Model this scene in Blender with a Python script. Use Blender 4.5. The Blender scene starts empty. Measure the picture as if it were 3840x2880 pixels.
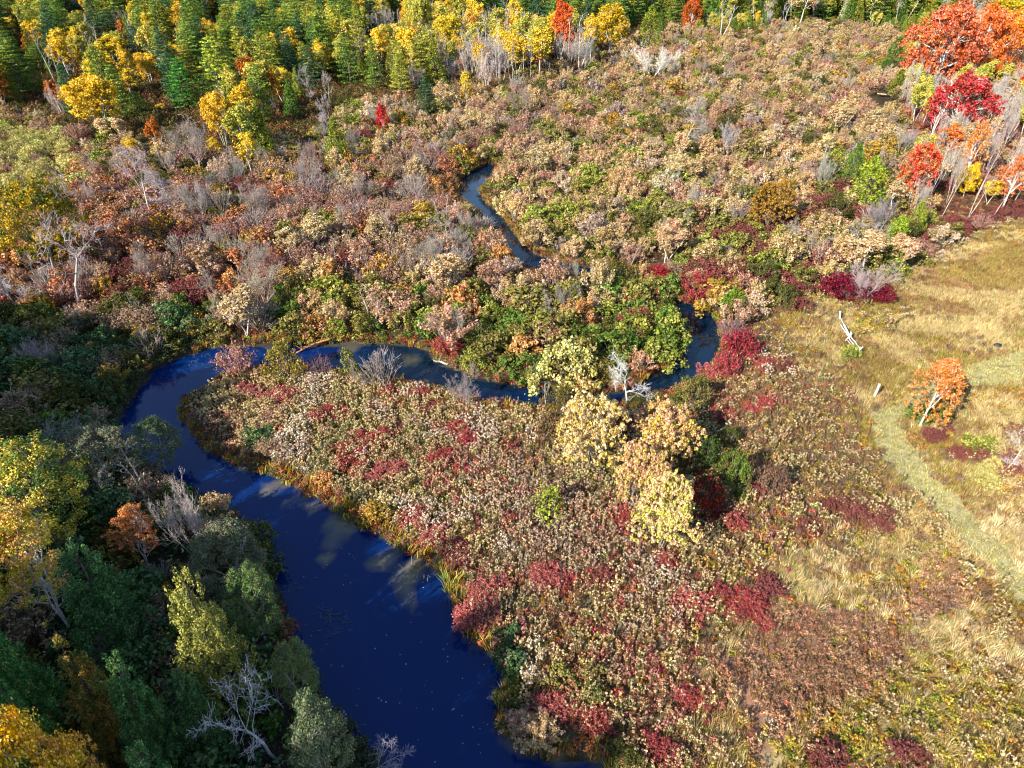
import bpy, math, random
import numpy as np
from mathutils import Vector

# ------------------------------------------------------------------ camera, sky, sun, exposure
SC = bpy.context.scene
COL = SC.collection
PITCH = math.radians(34.0)
CAM_H = 50.0
F = 1476.0                       # focal length in units of a 2212 x 1659 picture
CP, SP = math.cos(PITCH), math.sin(PITCH)
cam_d = bpy.data.cameras.new('camera')
cam = bpy.data.objects.new('camera', cam_d)
COL.objects.link(cam)
cam.location = (0, 0, CAM_H)
cam.rotation_euler = (math.radians(90) - PITCH, 0, 0)
cam_d.sensor_width = 36.0
cam_d.lens = F * 36.0 / 2212.0
cam_d.clip_start = 0.5
cam_d.clip_end = 9000
SC.camera = cam

SUN_EL, SUN_AZ = math.radians(32), math.radians(224)      # azimuth clockwise from +Y: behind the camera, a little to its left
w = bpy.data.worlds.new('World'); SC.world = w; w.use_nodes = True
nt = w.node_tree
bg = nt.nodes['Background']
sky = nt.nodes.new('ShaderNodeTexSky')
sky.sky_type = 'NISHITA'; sky.sun_disc = False
sky.sun_elevation = SUN_EL; sky.sun_rotation = SUN_AZ
sky.air_density = 1.0; sky.dust_density = 0.3; sky.ozone_density = 2.5
nt.links.new(sky.outputs[0], bg.inputs[0]); bg.inputs[1].default_value = 0.12
sd = bpy.data.lights.new('sun', 'SUN'); sd.energy = 5.0; sd.angle = math.radians(0.5); sd.color = (1.0, 0.94, 0.82)
so = bpy.data.objects.new('sun', sd); COL.objects.link(so)
SUNV = Vector((math.sin(SUN_AZ) * math.cos(SUN_EL), math.cos(SUN_AZ) * math.cos(SUN_EL), math.sin(SUN_EL)))
so.rotation_euler = SUNV.to_track_quat('Z', 'Y').to_euler()
so.location = (0, -40, 120)
vs = SC.view_settings
SC.display_settings.display_device = 'sRGB'
vs.view_transform = 'Standard'; vs.look = 'None'; vs.exposure = 1.32; vs.gamma = 1.0; vs.use_curve_mapping = False
SC.render.engine = 'CYCLES'
SC.cycles.max_bounces = 5; SC.cycles.diffuse_bounces = 3; SC.cycles.glossy_bounces = 2; SC.cycles.transmission_bounces = 3
SC.cycles.transparent_max_bounces = 4
SC.cycles.filter_width = 1.1

RNG = np.random.default_rng(7)
random.seed(7)
TAU = 2 * math.pi

# ------------------------------------------------------------------ where things stand
def gpt(u, v, z=0.0):
    """the place on the ground seen along a direction measured in the survey picture"""
    x = (u - 1106) / F; y = -(v - 829.5) / F
    dz = -SP + y * CP
    t = (z - CAM_H) / dz
    return (x * t, (CP + y * SP) * t)

def proj(X, Y, Z):
    d = Y * CP - (Z - CAM_H) * SP
    up = Y * SP + (Z - CAM_H) * CP
    d = np.maximum(d, 0.5)
    return 1106 + F * X / d, 829.5 - F * up / d, d

def top_h(Y, v):
    yc = -(v - 829.5) / F
    return CAM_H + Y * (yc * CP - SP) / (CP + yc * SP)

def wpoly(pts):
    return np.array([gpt(u, max(v, -5)) for u, v in pts])

def inside(poly, X, Y):
    X = np.asarray(X, float); Y = np.asarray(Y, float)
    r = np.zeros(X.shape, bool)
    n = len(poly); j = n - 1
    for i in range(n):
        xi, yi = poly[i]; xj, yj = poly[j]
        if yi != yj:
            c = ((yi > Y) != (yj > Y)) & (X < (xj - xi) * (Y - yi) / (yj - yi) + xi)
            r ^= c
        j = i
    return r

def pdist(poly, X, Y):
    d = np.full(np.shape(X), 1e9)
    n = len(poly)
    for i in range(n):
        a = poly[i]; b = poly[(i + 1) % n]
        ab = b - a; L = ab @ ab
        if L < 1e-9: continue
        t = np.clip(((X - a[0]) * ab[0] + (Y - a[1]) * ab[1]) / L, 0, 1)
        d = np.minimum(d, np.hypot(X - a[0] - t * ab[0], Y - a[1] - t * ab[1]))
    return d

def vnoise(X, Y, s, seed=0):
    """smooth value noise 0..1"""
    x = np.asarray(X) / s; y = np.asarray(Y) / s
    xi = np.floor(x).astype(int); yi = np.floor(y).astype(int)
    fx = x - xi; fy = y - yi
    fx = fx * fx * (3 - 2 * fx); fy = fy * fy * (3 - 2 * fy)
    def h(a, b):
        q = np.sin(a * 127.1 + b * 311.7 + seed * 74.7) * 43758.5453
        return q - np.floor(q)
    return (h(xi, yi) * (1 - fx) + h(xi + 1, yi) * fx) * (1 - fy) + (h(xi, yi + 1) * (1 - fx) + h(xi + 1, yi + 1) * fx) * fy

# the river: foreground reach, then the two channels behind the promontory, then the bends further up
RIVER_MAIN = wpoly([(1420, 1990), (1330, 1760), (1320, 1665), (1270, 1630), (1190, 1640), (1115, 1610), (1065, 1570), (1080, 1520), (1098, 1480), (1070, 1410),
    (1010, 1370), (985, 1300), (960, 1240), (880, 1190), (820, 1153), (742, 1112), (700, 1075), (640, 1050), (588, 1022), (530, 1008),
    (478, 985), (440, 962), (415, 930), (388, 900), (396, 862), (440, 838), (490, 815), (540, 800), (600, 800), (700, 800), (790, 806), (880, 826),
    (960, 845), (1050, 870), (1170, 880), (1260, 875), (1300, 862), (1250, 846), (1170, 836), (1100, 826), (1030, 812), (985, 795), (940, 774), (925, 752), (880, 742), (800, 738), (700, 742),
    (600, 742), (540, 742), (460, 745), (395, 765), (325, 795), (290, 850), (235, 925), (260, 970), (310, 1015), (400, 1060), (500, 1110),
    (575, 1190), (590, 1270), (625, 1350), (640, 1420), (680, 1500), (740, 1570), (810, 1640), (900, 1760), (1000, 1990)])
RIVER_EAST = wpoly([(1240, 872), (1300, 880), (1400, 858), (1450, 846), (1500, 824), (1555, 778), (1566, 742), (1550, 690), (1525, 665), (1490, 652),
    (1450, 640), (1430, 622), (1400, 605), (1330, 600), (1240, 596), (1170, 590), (1125, 582), (1098, 560), (1080, 520), (1062, 488), (1030, 455), (990, 425), (985, 395),
    (1010, 370), (1060, 350), (1075, 356), (1062, 385), (1036, 410), (1045, 430), (1080, 458), (1100, 485), (1125, 520), (1160, 548), (1240, 570), (1330, 580),
    (1410, 590), (1452, 620), (1452, 665), (1474, 720), (1468, 755), (1440, 792), (1400, 812), (1350, 840), (1290, 850)])
POND = wpoly([(1872, 203), (1920, 205), (1942, 228), (1935, 250), (1912, 256), (1892, 238), (1872, 218)])
STREAM = wpoly([(1330, 600), (1240, 596), (1170, 590), (1125, 582), (1098, 560), (1080, 520), (1062, 488), (1030, 455), (990, 425), (985, 395), (1010, 370), (1060, 350), (1075, 356), (1062, 385), (1036, 410), (1045, 430), (1080, 458), (1100, 485), (1125, 520), (1160, 548), (1240, 570), (1330, 580)])
RIVERS = [RIVER_MAIN, RIVER_EAST, POND]

def river_sd(X, Y):
    """signed distance to the banks, negative in the water"""
    X = np.asarray(X, float); Y = np.asarray(Y, float)
    best = np.full(X.shape, 1e9)
    for p in RIVERS:
        d = pdist(p, X, Y)
        s = np.where(inside(p, X, Y), -d, d)
        best = np.minimum(best, s)
    return best

def ground_z(X, Y):
    X = np.asarray(X, float); Y = np.asarray(Y, float)
    sdv = river_sd(X, Y)
    t = np.clip((sdv + 0.75) / .8, 0, 1)
    t = t * t * (3 - 2 * t)
    return -1.1 * (1 - t) + t * ((vnoise(X, Y, 9, 3) - .5) * .35 + (vnoise(X, Y, 2.3, 4) - .5) * .14)

MEADOW = wpoly([(388, 905), (420, 860), (500, 825), (560, 806), (700, 806), (870, 832), (1000, 862), (1170, 885), (1260, 885), (1350, 900), (1490, 880),
    (1560, 800), (1620, 720), (1650, 650), (1760, 625), (1850, 650), (1960, 610), (2000, 560), (2100, 510), (2212, 465), (2500, 380), (3400, 380),
    (3400, 1990), (1000, 1990), (1050, 1500), (1000, 1340), (880, 1190), (640, 1040), (440, 960)])
GRASS = wpoly([(1655, 660), (1700, 760), (1790, 850), (1870, 980), (1900, 1100), (1850, 1190), (1720, 1190), (1640, 1240), (1620, 1330), (1540, 1420), (1520, 1500), (1560, 1990),
    (3400, 1990), (3400, 380), (2500, 380), (2212, 465), (2000, 560), (1800, 650)])
FLUFF_STRIP = wpoly([(1640, 715), (1700, 770), (1780, 850), (1850, 970), (1900, 1060), (1960, 1150), (1925, 1175), (1850, 1110), (1740, 1000), (1600, 860), (1600, 760)])
PURPLE = wpoly([(1010, 990), (1120, 1000), (1250, 1060), (1350, 1200), (1450, 1240), (1420, 1360), (1230, 1330), (1080, 1180), (1020, 1080)])
RUST = wpoly([(1640, 1360), (1720, 1310), (1880, 1300), (1900, 1250), (2050, 1265), (2095, 1320), (1950, 1370), (1930, 1440), (1780, 1480), (1700, 1600), (1660, 1700), (1560, 1520), (1530, 1430)])
PALE = [wpoly([(1760, 1160), (1860, 1170), (1900, 1240), (1820, 1260), (1760, 1220)]), wpoly([(1940, 1380), (2060, 1360), (2240, 1420), (2300, 1480), (2080, 1440), (1960, 1410)]),
        wpoly([(2130, 1120), (2212, 1110), (2300, 1150), (2300, 1200), (2200, 1240), (2140, 1180)]), wpoly([(1690, 1300), (1800, 1275), (1900, 1290), (1800, 1310), (1700, 1325)])]
YOLIVE = [wpoly([(1790, 1480), (1950, 1440), (2080, 1480), (2260, 1560), (2300, 1700), (2100, 1700), (1850, 1640), (1780, 1560)]),
          wpoly([(1900, 1180), (2050, 1190), (2120, 1260), (2060, 1270), (1930, 1240)]), wpoly([(1560, 1560), (1800, 1590), (1900, 1700), (1600, 1700)]),
          wpoly([(1800, 650), (1960, 690), (1950, 740), (1860, 700)])]
BROWNG = [wpoly([(1960, 590), (2100, 540), (2400, 520), (2400, 700), (2180, 690), (2050, 660), (1960, 660)]), wpoly([(1790, 740), (1900, 740), (1960, 830), (1900, 850), (1800, 790)])]
PATH = [wpoly([(1872, 880), (1925, 880), (1965, 960), (2050, 1055), (2130, 1140), (2212, 1225), (2320, 1330), (2320, 1420), (2212, 1300), (2090, 1180), (1960, 1060), (1890, 960)]),
        wpoly([(1915, 890), (2010, 820), (2110, 782), (2212, 755), (2500, 700), (2500, 780), (2212, 826), (2100, 836), (2000, 870), (1950, 915)])]

# ------------------------------------------------------------------ mesh helpers
def mk_mesh(name, verts, faces, mats, midx=None, attrs=None, smooth=False):
    """verts (N,3); faces: list of (M,k) int arrays"""
    me = bpy.data.meshes.new(name)
    verts = np.asarray(verts, np.float32)
    faces = [f for f in faces if len(f)]
    nl = sum(f.size for f in faces); nf = sum(len(f) for f in faces)
    me.vertices.add(len(verts)); me.vertices.foreach_set('co', verts.ravel())
    me.loops.add(nl); me.polygons.add(nf)
    if nf:
        me.loops.foreach_set('vertex_index', np.concatenate([f.ravel() for f in faces]).astype(np.int32))
        tot = np.concatenate([np.full(len(f), f.shape[1]) for f in faces]).astype(np.int32)
        st = np.concatenate([[0], np.cumsum(tot)[:-1]]).astype(np.int32)
        me.polygons.foreach_set('loop_start', st)
        if midx is not None:
            me.polygons.foreach_set('material_index', np.asarray(midx, np.int32))
    for m in mats: me.materials.append(m)
    for k, a in (attrs or {}).items():
        at = me.attributes.new(k, 'FLOAT', 'FACE'); at.data.foreach_set('value', np.asarray(a, np.float32))
    me.update(calc_edges=True)
    if smooth and nf: me.polygons.foreach_set('use_smooth', np.ones(nf, bool))
    return me

class Geo:
    def __init__(self):
        self.v = []; self.f = []; self.m = []; self.a = []; self.b = []; self.n = 0
    def add(self, V, Fc, mi, va, vb):
        if len(Fc) == 0: return
        self.v.append(V); self.f.append(Fc + self.n); self.n += len(V)
        self.m.append(np.full(len(Fc), mi)); self.a.append(va); self.b.append(vb)
    def mesh(self, name, mats):
        if not self.v: return mk_mesh(name, np.zeros((0, 3)), [], mats)
        return mk_mesh(name, np.concatenate(self.v), self.f, mats, np.concatenate(self.m), {'va': np.concatenate(self.a), 'vb': np.concatenate(self.b)})

def norm(a):
    return a / np.maximum(np.linalg.norm(a, axis=-1, keepdims=True), 1e-9)

def leafcloud(g, rng, C, R, n, size, out=.8, up=.25, aspect=.62, mi=0, shell=.5, vb=None, fold=False):
    C = np.asarray(C, float); K = len(C)
    if K == 0: return
    R = np.asarray(R, float)
    if R.ndim == 0: R = np.full((K, 3), float(R))
    if R.ndim == 1 and len(R) == K: R = np.repeat(R[:, None], 3, 1)
    d = norm(rng.normal(size=(K, n, 3)))
    rad = shell + (1 - shell) * rng.random((K, n, 1))
    rad *= 1 + .25 * rng.normal(size=(K, n, 1)) * .5
    p = (C[:, None] + d * R[:, None] * rad).reshape(-1, 3)
    nn = norm(d.reshape(-1, 3) * out + rng.normal(size=(K * n, 3)) * .36 + np.array([0, 0, up]))
    t = norm(np.cross(nn, rng.normal(size=(K * n, 3))))
    b = np.cross(nn, t)
    s = size * (.55 + .9 * rng.random((K * n, 1)))
    V = np.stack([p - t * s * .5, p - b * s * aspect * .5, p + t * s * .5, p + b * s * aspect * .5], 1).reshape(-1, 3)
    Fc = np.arange(K * n * 4).reshape(-1, 4)
    if vb is None: vb = rng.random(K)
    g.add(V, Fc, mi, rng.random(K * n), np.clip(np.repeat(vb, n) + rng.normal(size=K * n) * .06, 0, 1))

def tubes(g, segs, sides=4, mi=0, rng=None):
    """segs: list of (p0, p1, r0, r1)"""
    if not len(segs): return
    p0 = np.array([s[0] for s in segs], float); p1 = np.array([s[1] for s in segs], float)
    r0 = np.array([s[2] for s in segs]); r1 = np.array([s[3] for s in segs])
    d = norm(p1 - p0)
    ref = np.where(np.abs(d[:, 2:3]) > .9, np.array([[1., 0, 0]]), np.array([[0, 0, 1.]]))
    a = norm(np.cross(d, ref)); b = np.cross(d, a)
    ang = np.arange(sides) * TAU / sides
    ca, sa = np.cos(ang)[None, :, None], np.sin(ang)[None, :, None]
    ring = a[:, None] * ca + b[:, None] * sa
    V = np.concatenate([p0[:, None] + ring * r0[:, None, None], p1[:, None] + ring * r1[:, None, None]], 1)
    K = len(segs)
    i = np.arange(sides); j = (i + 1) % sides
    q = np.stack([i, j, j + sides, i + sides], 1)
    Fc = (q[None] + (np.arange(K) * 2 * sides)[:, None, None]).reshape(-1, 4)
    rr = np.random.default_rng(3)
    g.add(V.reshape(-1, 3), Fc, mi, np.repeat(rr.random(K), sides), np.repeat(rr.random(K), sides))

def skeleton(rng, p, d, L, r, lvl, maxl, par, out, tips):
    """a wobbling limb with side limbs; out gets (p0,p1,r0,r1,level)"""
    ix = lambda L_: L_[min(lvl, len(L_) - 1)]
    n = ix(par.get('n', [5, 4, 4, 3, 2]))
    p = np.array(p, float); d = norm(np.array(d, float))
    seg = L / n
    rr = r
    taper = par.get('taper', .35)
    for k in range(n):
        d = norm(d + rng.normal(size=3) * par.get('wob', .12) * (1 + lvl * .5) + np.array([0, 0, par.get('lift', .06) * (1 if lvl else .3)]))
        q = p + d * seg
        r2 = r * (1 - (1 - taper) * (k + 1) / n)
        out.append((p, q, rr, r2, lvl))
        p = q; rr = r2
        if lvl < maxl and (k + 1) / n > ix(par.get('start', [.3, .2, .15, .1])):
            nb = ix(par.get('nb', [2, 2, 2, 2]))
            for _ in range(nb):
                sp = ix(par.get('ang', [.9, .8, .7, .7])) * (.7 + .6 * rng.random())
                ax = norm(np.cross(d, rng.normal(size=3)))
                dd = d * math.cos(sp) + ax * math.sin(sp)
                if dd[2] < par.get('minz', -.1): dd[2] = abs(dd[2]) * .3
                ll = L * ix(par.get('ratio', [.55, .55, .5, .5])) * (.7 + .5 * rng.random()) * (1 - .35 * (k + 1) / n)
                skeleton(rng, p, dd, ll, rr * par.get('rr', .6), lvl + 1, maxl, par, out, tips)
    tips.append((p, d, lvl))

# ------------------------------------------------------------------ materials
def nmat(name):
    m = bpy.data.materials.new(name); m.use_nodes = True
    t = m.node_tree; t.nodes.clear()
    o = t.nodes.new('ShaderNodeOutputMaterial')
    return m, t, o

def N(t, typ, **kw):
    n = t.nodes.new(typ)
    for k, v in kw.items(): setattr(n, k, v)
    return n

def attr(t, name, typ='GEOMETRY'):
    n = N(t, 'ShaderNodeAttribute'); n.attribute_name = name; n.attribute_type = typ
    return n

def mixc(t, a, b, f, mode='MIX'):
    n = N(t, 'ShaderNodeMix', data_type='RGBA', blend_type=mode)
    for s, v in ((n.inputs[6], a), (n.inputs[7], b), (n.inputs[0], f)):
        if isinstance(v, (int, float, tuple)): s.default_value = v
        else: t.links.new(v, s)
    return n.outputs[2]

def mrange(t, v, a, b, c, d):
    n = N(t, 'ShaderNodeMapRange'); t.links.new(v, n.inputs[0])
    for i, x in enumerate((a, b, c, d)): n.inputs[i + 1].default_value = x
    return n.outputs[0]

def foliage_mat(name, trans=.15, rough=.6, lo=.5, hi=1.4, gloss=.0, mixlo=.35, mixhi=.65):
    m, t, o = nmat(name)
    t1 = attr(t, 'tint', 'INSTANCER').outputs['Color']; t2 = attr(t, 'tint2', 'INSTANCER').outputs['Color']
    va = attr(t, 'va').outputs['Fac']; vb = attr(t, 'vb').outputs['Fac']
    c = mixc(t, t1, t2, mrange(t, vb, mixlo, mixhi, 0, 1))
    hsv = N(t, 'ShaderNodeHueSaturation'); t.links.new(c, hsv.inputs['Color'])
    t.links.new(mrange(t, vb, 0, 1, .485, .515), hsv.inputs['Hue'])
    t.links.new(mrange(t, va, 0, 1, lo, hi), hsv.inputs['Value'])
    t.links.new(mrange(t, va, 0, 1, 1.12, .9), hsv.inputs['Saturation'])
    dif = N(t, 'ShaderNodeBsdfDiffuse'); tr = N(t, 'ShaderNodeBsdfTranslucent')
    t.links.new(hsv.outputs[0], dif.inputs[0]); t.links.new(hsv.outputs[0], tr.inputs[0])
    mx = N(t, 'ShaderNodeMixShader'); mx.inputs[0].default_value = trans
    t.links.new(dif.outputs[0], mx.inputs[1]); t.links.new(tr.outputs[0], mx.inputs[2])
    t.links.new(mx.outputs[0], o.inputs[0])
    return m

def bark_mat(name, c1, c2, scale=6, tinted=False):
    m, t, o = nmat(name)
    tc = N(t, 'ShaderNodeTexCoord'); mp = N(t, 'ShaderNodeMapping'); mp.inputs['Scale'].default_value = (scale, scale, scale * .35)
    t.links.new(tc.outputs['Object'], mp.inputs[0])
    nz = N(t, 'ShaderNodeTexNoise'); t.links.new(mp.outputs[0], nz.inputs[0]); nz.inputs['Scale'].default_value = 1.2
    f = mrange(t, nz.outputs[0], .42, .62, 0, 1)
    if tinted:
        t1 = attr(t, 'tint', 'INSTANCER').outputs['Color']; t2 = attr(t, 'tint2', 'INSTANCER').outputs['Color']
        c = mixc(t, t1, t2, f)
        hsv = N(t, 'ShaderNodeHueSaturation'); t.links.new(c, hsv.inputs['Color'])
        t.links.new(mrange(t, attr(t, 'va').outputs['Fac'], 0, 1, .65, 1.3), hsv.inputs['Value']); c = hsv.outputs[0]
    else:
        c = mixc(t, c1 + (1,), c2 + (1,), f)
    p = N(t, 'ShaderNodeBsdfPrincipled'); t.links.new(c, p.inputs['Base Color']); p.inputs['Roughness'].default_value = .85
    p.inputs['Specular IOR Level'].default_value = .15
    bp = N(t, 'ShaderNodeBump'); t.links.new(nz.outputs[0], bp.inputs['Height']); bp.inputs['Strength'].default_value = .4
    t.links.new(bp.outputs[0], p.inputs['Normal'])
    t.links.new(p.outputs[0], o.inputs[0])
    return m

M_LEAF = foliage_mat('leaf')
M_NEEDLE = foliage_mat('needle', trans=.12, lo=.5, hi=1.45)
M_FLUFF = foliage_mat('fluff', trans=.3, lo=.6, hi=1.3, mixlo=.3, mixhi=.75)
M_TWIG = bark_mat('twig_bark', None, None, tinted=True)
M_WHITE = bark_mat('white_bark', (.66, .61, .55), (.34, .30, .26))
M_GREY = bark_mat('grey_bark', (.34, .30, .26), (.17, .14, .12))
M_DARK = bark_mat('dark_bark', (.16, .12, .09), (.07, .05, .04))
M_STEM = bark_mat('stem_bark', (.24, .19, .15), (.12, .09, .07))

K_COL = 0.73
def C(r, g, b, k=1.0):
    def l(x):
        x = x / 255.
        return x / 12.92 if x <= .04045 else ((x + .055) / 1.055) ** 2.4
    return tuple(min(.92, l(x) * K_COL * k) for x in (r, g, b)) + (1.0,)

# ------------------------------------------------------------------ prototypes: each returns {'part': Geo ...}, real size H, R
PROTO = {}      # kind -> list of dict(H, R, parts {name: mesh}, joined mesh)
def register(kind, H, R, parts, matmap):
    """parts: list of (part name, Geo, [materials])"""
    i = len(PROTO.setdefault(kind, []))
    meshes = {}
    for pn, g, mats in parts:
        meshes[pn] = g.mesh(kind + '_' + pn, mats)
    # the joined copy for the ones too small to show parts
    V = []; Fc = []; MI = []; A = []; B = []; n = 0; allm = []
    for pn, g, mats in parts:
        off = len(allm); allm += mats
        for v, f, m_, a, b in zip(g.v, g.f, g.m, g.a, g.b):
            pass
        if not g.v: continue
        V.append(np.concatenate(g.v))
        for f in g.f: Fc.append(f + n)
        MI += [m_ + off for m_ in g.m]; A += g.a; B += g.b
        n += g.n
    j = mk_mesh(kind + '_whole', np.concatenate(V), Fc, allm, np.concatenate(MI), {'va': np.concatenate(A), 'vb': np.concatenate(B)})
    PROTO[kind].append(dict(H=H, R=R, parts=meshes, joined=j))

def S_(out, lo, hi):
    return [(a, b, r0, r1) for a, b, r0, r1, l in out if lo <= l <= hi]

def pine(seed, H=22., Rm=4.6, leafn=27, leaf=.46, start=.16, droop=.0):
    rng = np.random.default_rng(seed)
    tr = Geo(); cr = Geo()
    p = np.array([0., 0, 0]); segs = []; lx = rng.normal(size=2) * .02
    pts = [np.array([lx[0] * z + .15 * math.sin(z * .4 + seed), lx[1] * z, z]) for z in np.linspace(0, H * .98, 12)]
    for a, b in zip(pts[:-1], pts[1:]):
        segs.append((a, b, .02 + .30 * (1 - a[2] / H), .02 + .30 * (1 - b[2] / H)))
    Cs = []; Rs = []
    z = H * start
    while z < H * .985:
        t = (z / H - start) / (1 - start)
        base = Rm * (1 - t) ** .75 * (.55 + .45 * min(1, t * 5)) + .25
        nb = 7 if t < .75 else 5
        a0 = rng.random() * TAU
        for k in range(nb):
            if rng.random() < .12: continue
            an = a0 + k * TAU / nb + rng.normal() * .25
            L = base * (.65 + .5 * rng.random())
            o = np.array([lx[0] * z, lx[1] * z, z])
            dz = (.16 + .5 * t + rng.normal() * .07) - droop
            dirv = np.array([math.cos(an), math.sin(an), dz])
            e = o + dirv * L
            segs.append((o, e, .06 * (1 - t) + .02, .015))
            m = max(1, int(round(L / .95)))
            for q in range(m):
                s = .38 + .62 * (q + .5) / m if m > 1 else .7
                c = o + dirv * L * s + rng.normal(size=3) * np.array([.22, .22, .08])
                wd = .72 + .4 * (1 - abs(s - .65))
                Cs.append(c); Rs.append([wd * 1.1, wd * 1.1, .22 + .1 * rng.random()])
        z += H * .072 * (1.2 - .6 * t)
    Cs.append(np.array([lx[0] * H, lx[1] * H, H * .985])); Rs.append([.22, .22, .6])
    tubes(tr, segs, 5)
    leafcloud(cr, rng, Cs, Rs, leafn, leaf, out=.7, up=.3, aspect=.5, shell=.25)
    register('pine_tree', H, Rm, [('trunk', tr, [M_DARK]), ('crown', cr, [M_NEEDLE])], None)

def cedar(kind, seed, H=11., Rm=2.6, nclump=420, leafn=16, leaf=.26, pw=.8, lobes=3, nlead=1):
    rng = np.random.default_rng(seed)
    tr = Geo(); cr = Geo()
    segs = [((0, 0, z0), (0, 0, z1), .22 * (1 - z0 / H) + .02, .22 * (1 - z1 / H) + .02) for z0, z1 in zip(np.linspace(0, H * .95, 8)[:-1], np.linspace(0, H * .95, 8)[1:])]
    Cs = []; Rs = []
    ph = rng.random() * TAU
    leads = [(0., 0., 1., 1.)] + [(Rm * .42 * math.cos(ph + q * TAU / max(1, nlead - 1)), Rm * .42 * math.sin(ph + q * TAU / max(1, nlead - 1)), .62 + .28 * rng.random(), .62) for q in range(nlead - 1)]
    for _ in range(nclump):
        lx_, ly_, lh, lr = leads[int(rng.integers(len(leads)))]
        t = rng.random() ** 1.2
        an = rng.random() * TAU
        lob = 1 + .20 * math.sin(lobes * an + ph + t * 5) + .16 * math.sin(7 * an + t * 13)
        r = Rm * lr * ((1 - t) ** pw) * (.35 + .65 * min(1, (t + .02) * 6)) * lob * (.66 + .42 * rng.random()) + .08
        z = H * lh * (.05 + .94 * t)
        Cs.append((lx_ * (1 - .3 * t) + r * math.cos(an), ly_ * (1 - .3 * t) + r * math.sin(an), z)); s = .26 + .24 * (1 - t) * rng.random() + .12
        Rs.append((s * .8, s * .8, s * 1.35))
        if rng.random() < .1: segs.append(((0, 0, z - .5), (r * math.cos(an), r * math.sin(an), z), .04, .015))
    tubes(tr, segs, 5)
    leafcloud(cr, rng, Cs, Rs, leafn, leaf, out=.9, up=.15, aspect=.5, shell=.4)
    register(kind, H, Rm, [('trunk', tr, [M_DARK]), ('crown', cr, [M_NEEDLE])], None)

def broadleaf(kind, seed, H=13., Rm=4., par=None, leafn=26, leaf=.32, cr_R=.75, bark=None, maxl=3, bare=.0, dropn=1, forks=1, tr_r=.2, bow=None, ctr=(.62, .42), fill=60, ragged=.16, low=-.8):
    """skeleton fitted to an ellipsoidal crown, a leaf clump at every tip"""
    rng = np.random.default_rng(seed)
    par = dict(par or {})
    out = []; tips = []
    for k in range(forks):
        an = rng.random() * TAU if forks == 1 else k * TAU / forks + rng.normal() * .3
        tilt = .04 if forks == 1 else .22
        skeleton(rng, (0, 0, 0), (math.cos(an) * tilt, math.sin(an) * tilt, 1), H * .88, tr_r / math.sqrt(forks), 0, maxl, par, out, tips)
    P = np.array([t[0] for t in tips])
    # pull every joint into the crown's outline
    cz, rz = H * ctr[0], H * ctr[1]
    def fit(q):
        q = np.array(q, float)
        dx, dy, dz = q[0] / Rm, q[1] / Rm, (q[2] - cz) / rz
        L = math.sqrt(dx * dx + dy * dy + (dz * dz if dz > 0 else 0))
        if L > 1: q = np.array([q[0] / L, q[1] / L, cz + dz * rz / L if dz > 0 else q[2]])
        return q
    out = [(fit(a), fit(b), r0, r1, l) for a, b, r0, r1, l in out]
    def lobe(q):
        an = math.atan2(q[1], q[0]); zz = (q[2] - cz) / rz
        return 1 + ragged * (math.sin(3 * an + seed) * .6 + math.sin(5 * zz + 2 * seed + 2 * an) * .6)
    Cs = []
    for t in tips:
        if t[2] >= 1 and t[0][2] > H * .22 and rng.random() > bare:
            q = fit(t[0]); k_ = lobe(q) * rng.uniform(.8, 1.06)
            Cs.append(np.array([q[0] * k_, q[1] * k_, cz + (q[2] - cz) * (k_ if q[2] > cz else 1)]))
    for _ in range(fill):
        d = norm(rng.normal(size=3)); 
        if d[2] < low: d[2] *= -1
        lb = 1 + ragged * (math.sin(3 * math.atan2(d[1], d[0]) + seed) * .6 + math.sin(5 * d[2] + 2 * seed + 2 * math.atan2(d[1], d[0])) * .6)
        Cs.append(np.array([d[0] * Rm, d[1] * Rm, 0]) * (.72 + .25 * rng.random()) * lb + np.array([0, 0, cz + d[2] * rz * (.75 + .25 * rng.random()) * (lb * .5 + .5)]))
    tr = Geo(); cr = Geo()
    tubes(tr, S_(out, 0, 1), 5); tubes(tr, [s for s in S_(out, 2, 9)][::1], 3)
    Rs = [cr_R * (.6 + .7 * rng.random()) for _ in Cs]
    leafcloud(cr, rng, Cs, np.array([[r, r, r * .85] for r in Rs]), leafn, leaf, out=.9, up=.12, aspect=.72, shell=.3)
    register(kind, H, Rm, [('trunk', tr, [bark or M_WHITE]), ('crown', cr, [M_LEAF])], None)

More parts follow.
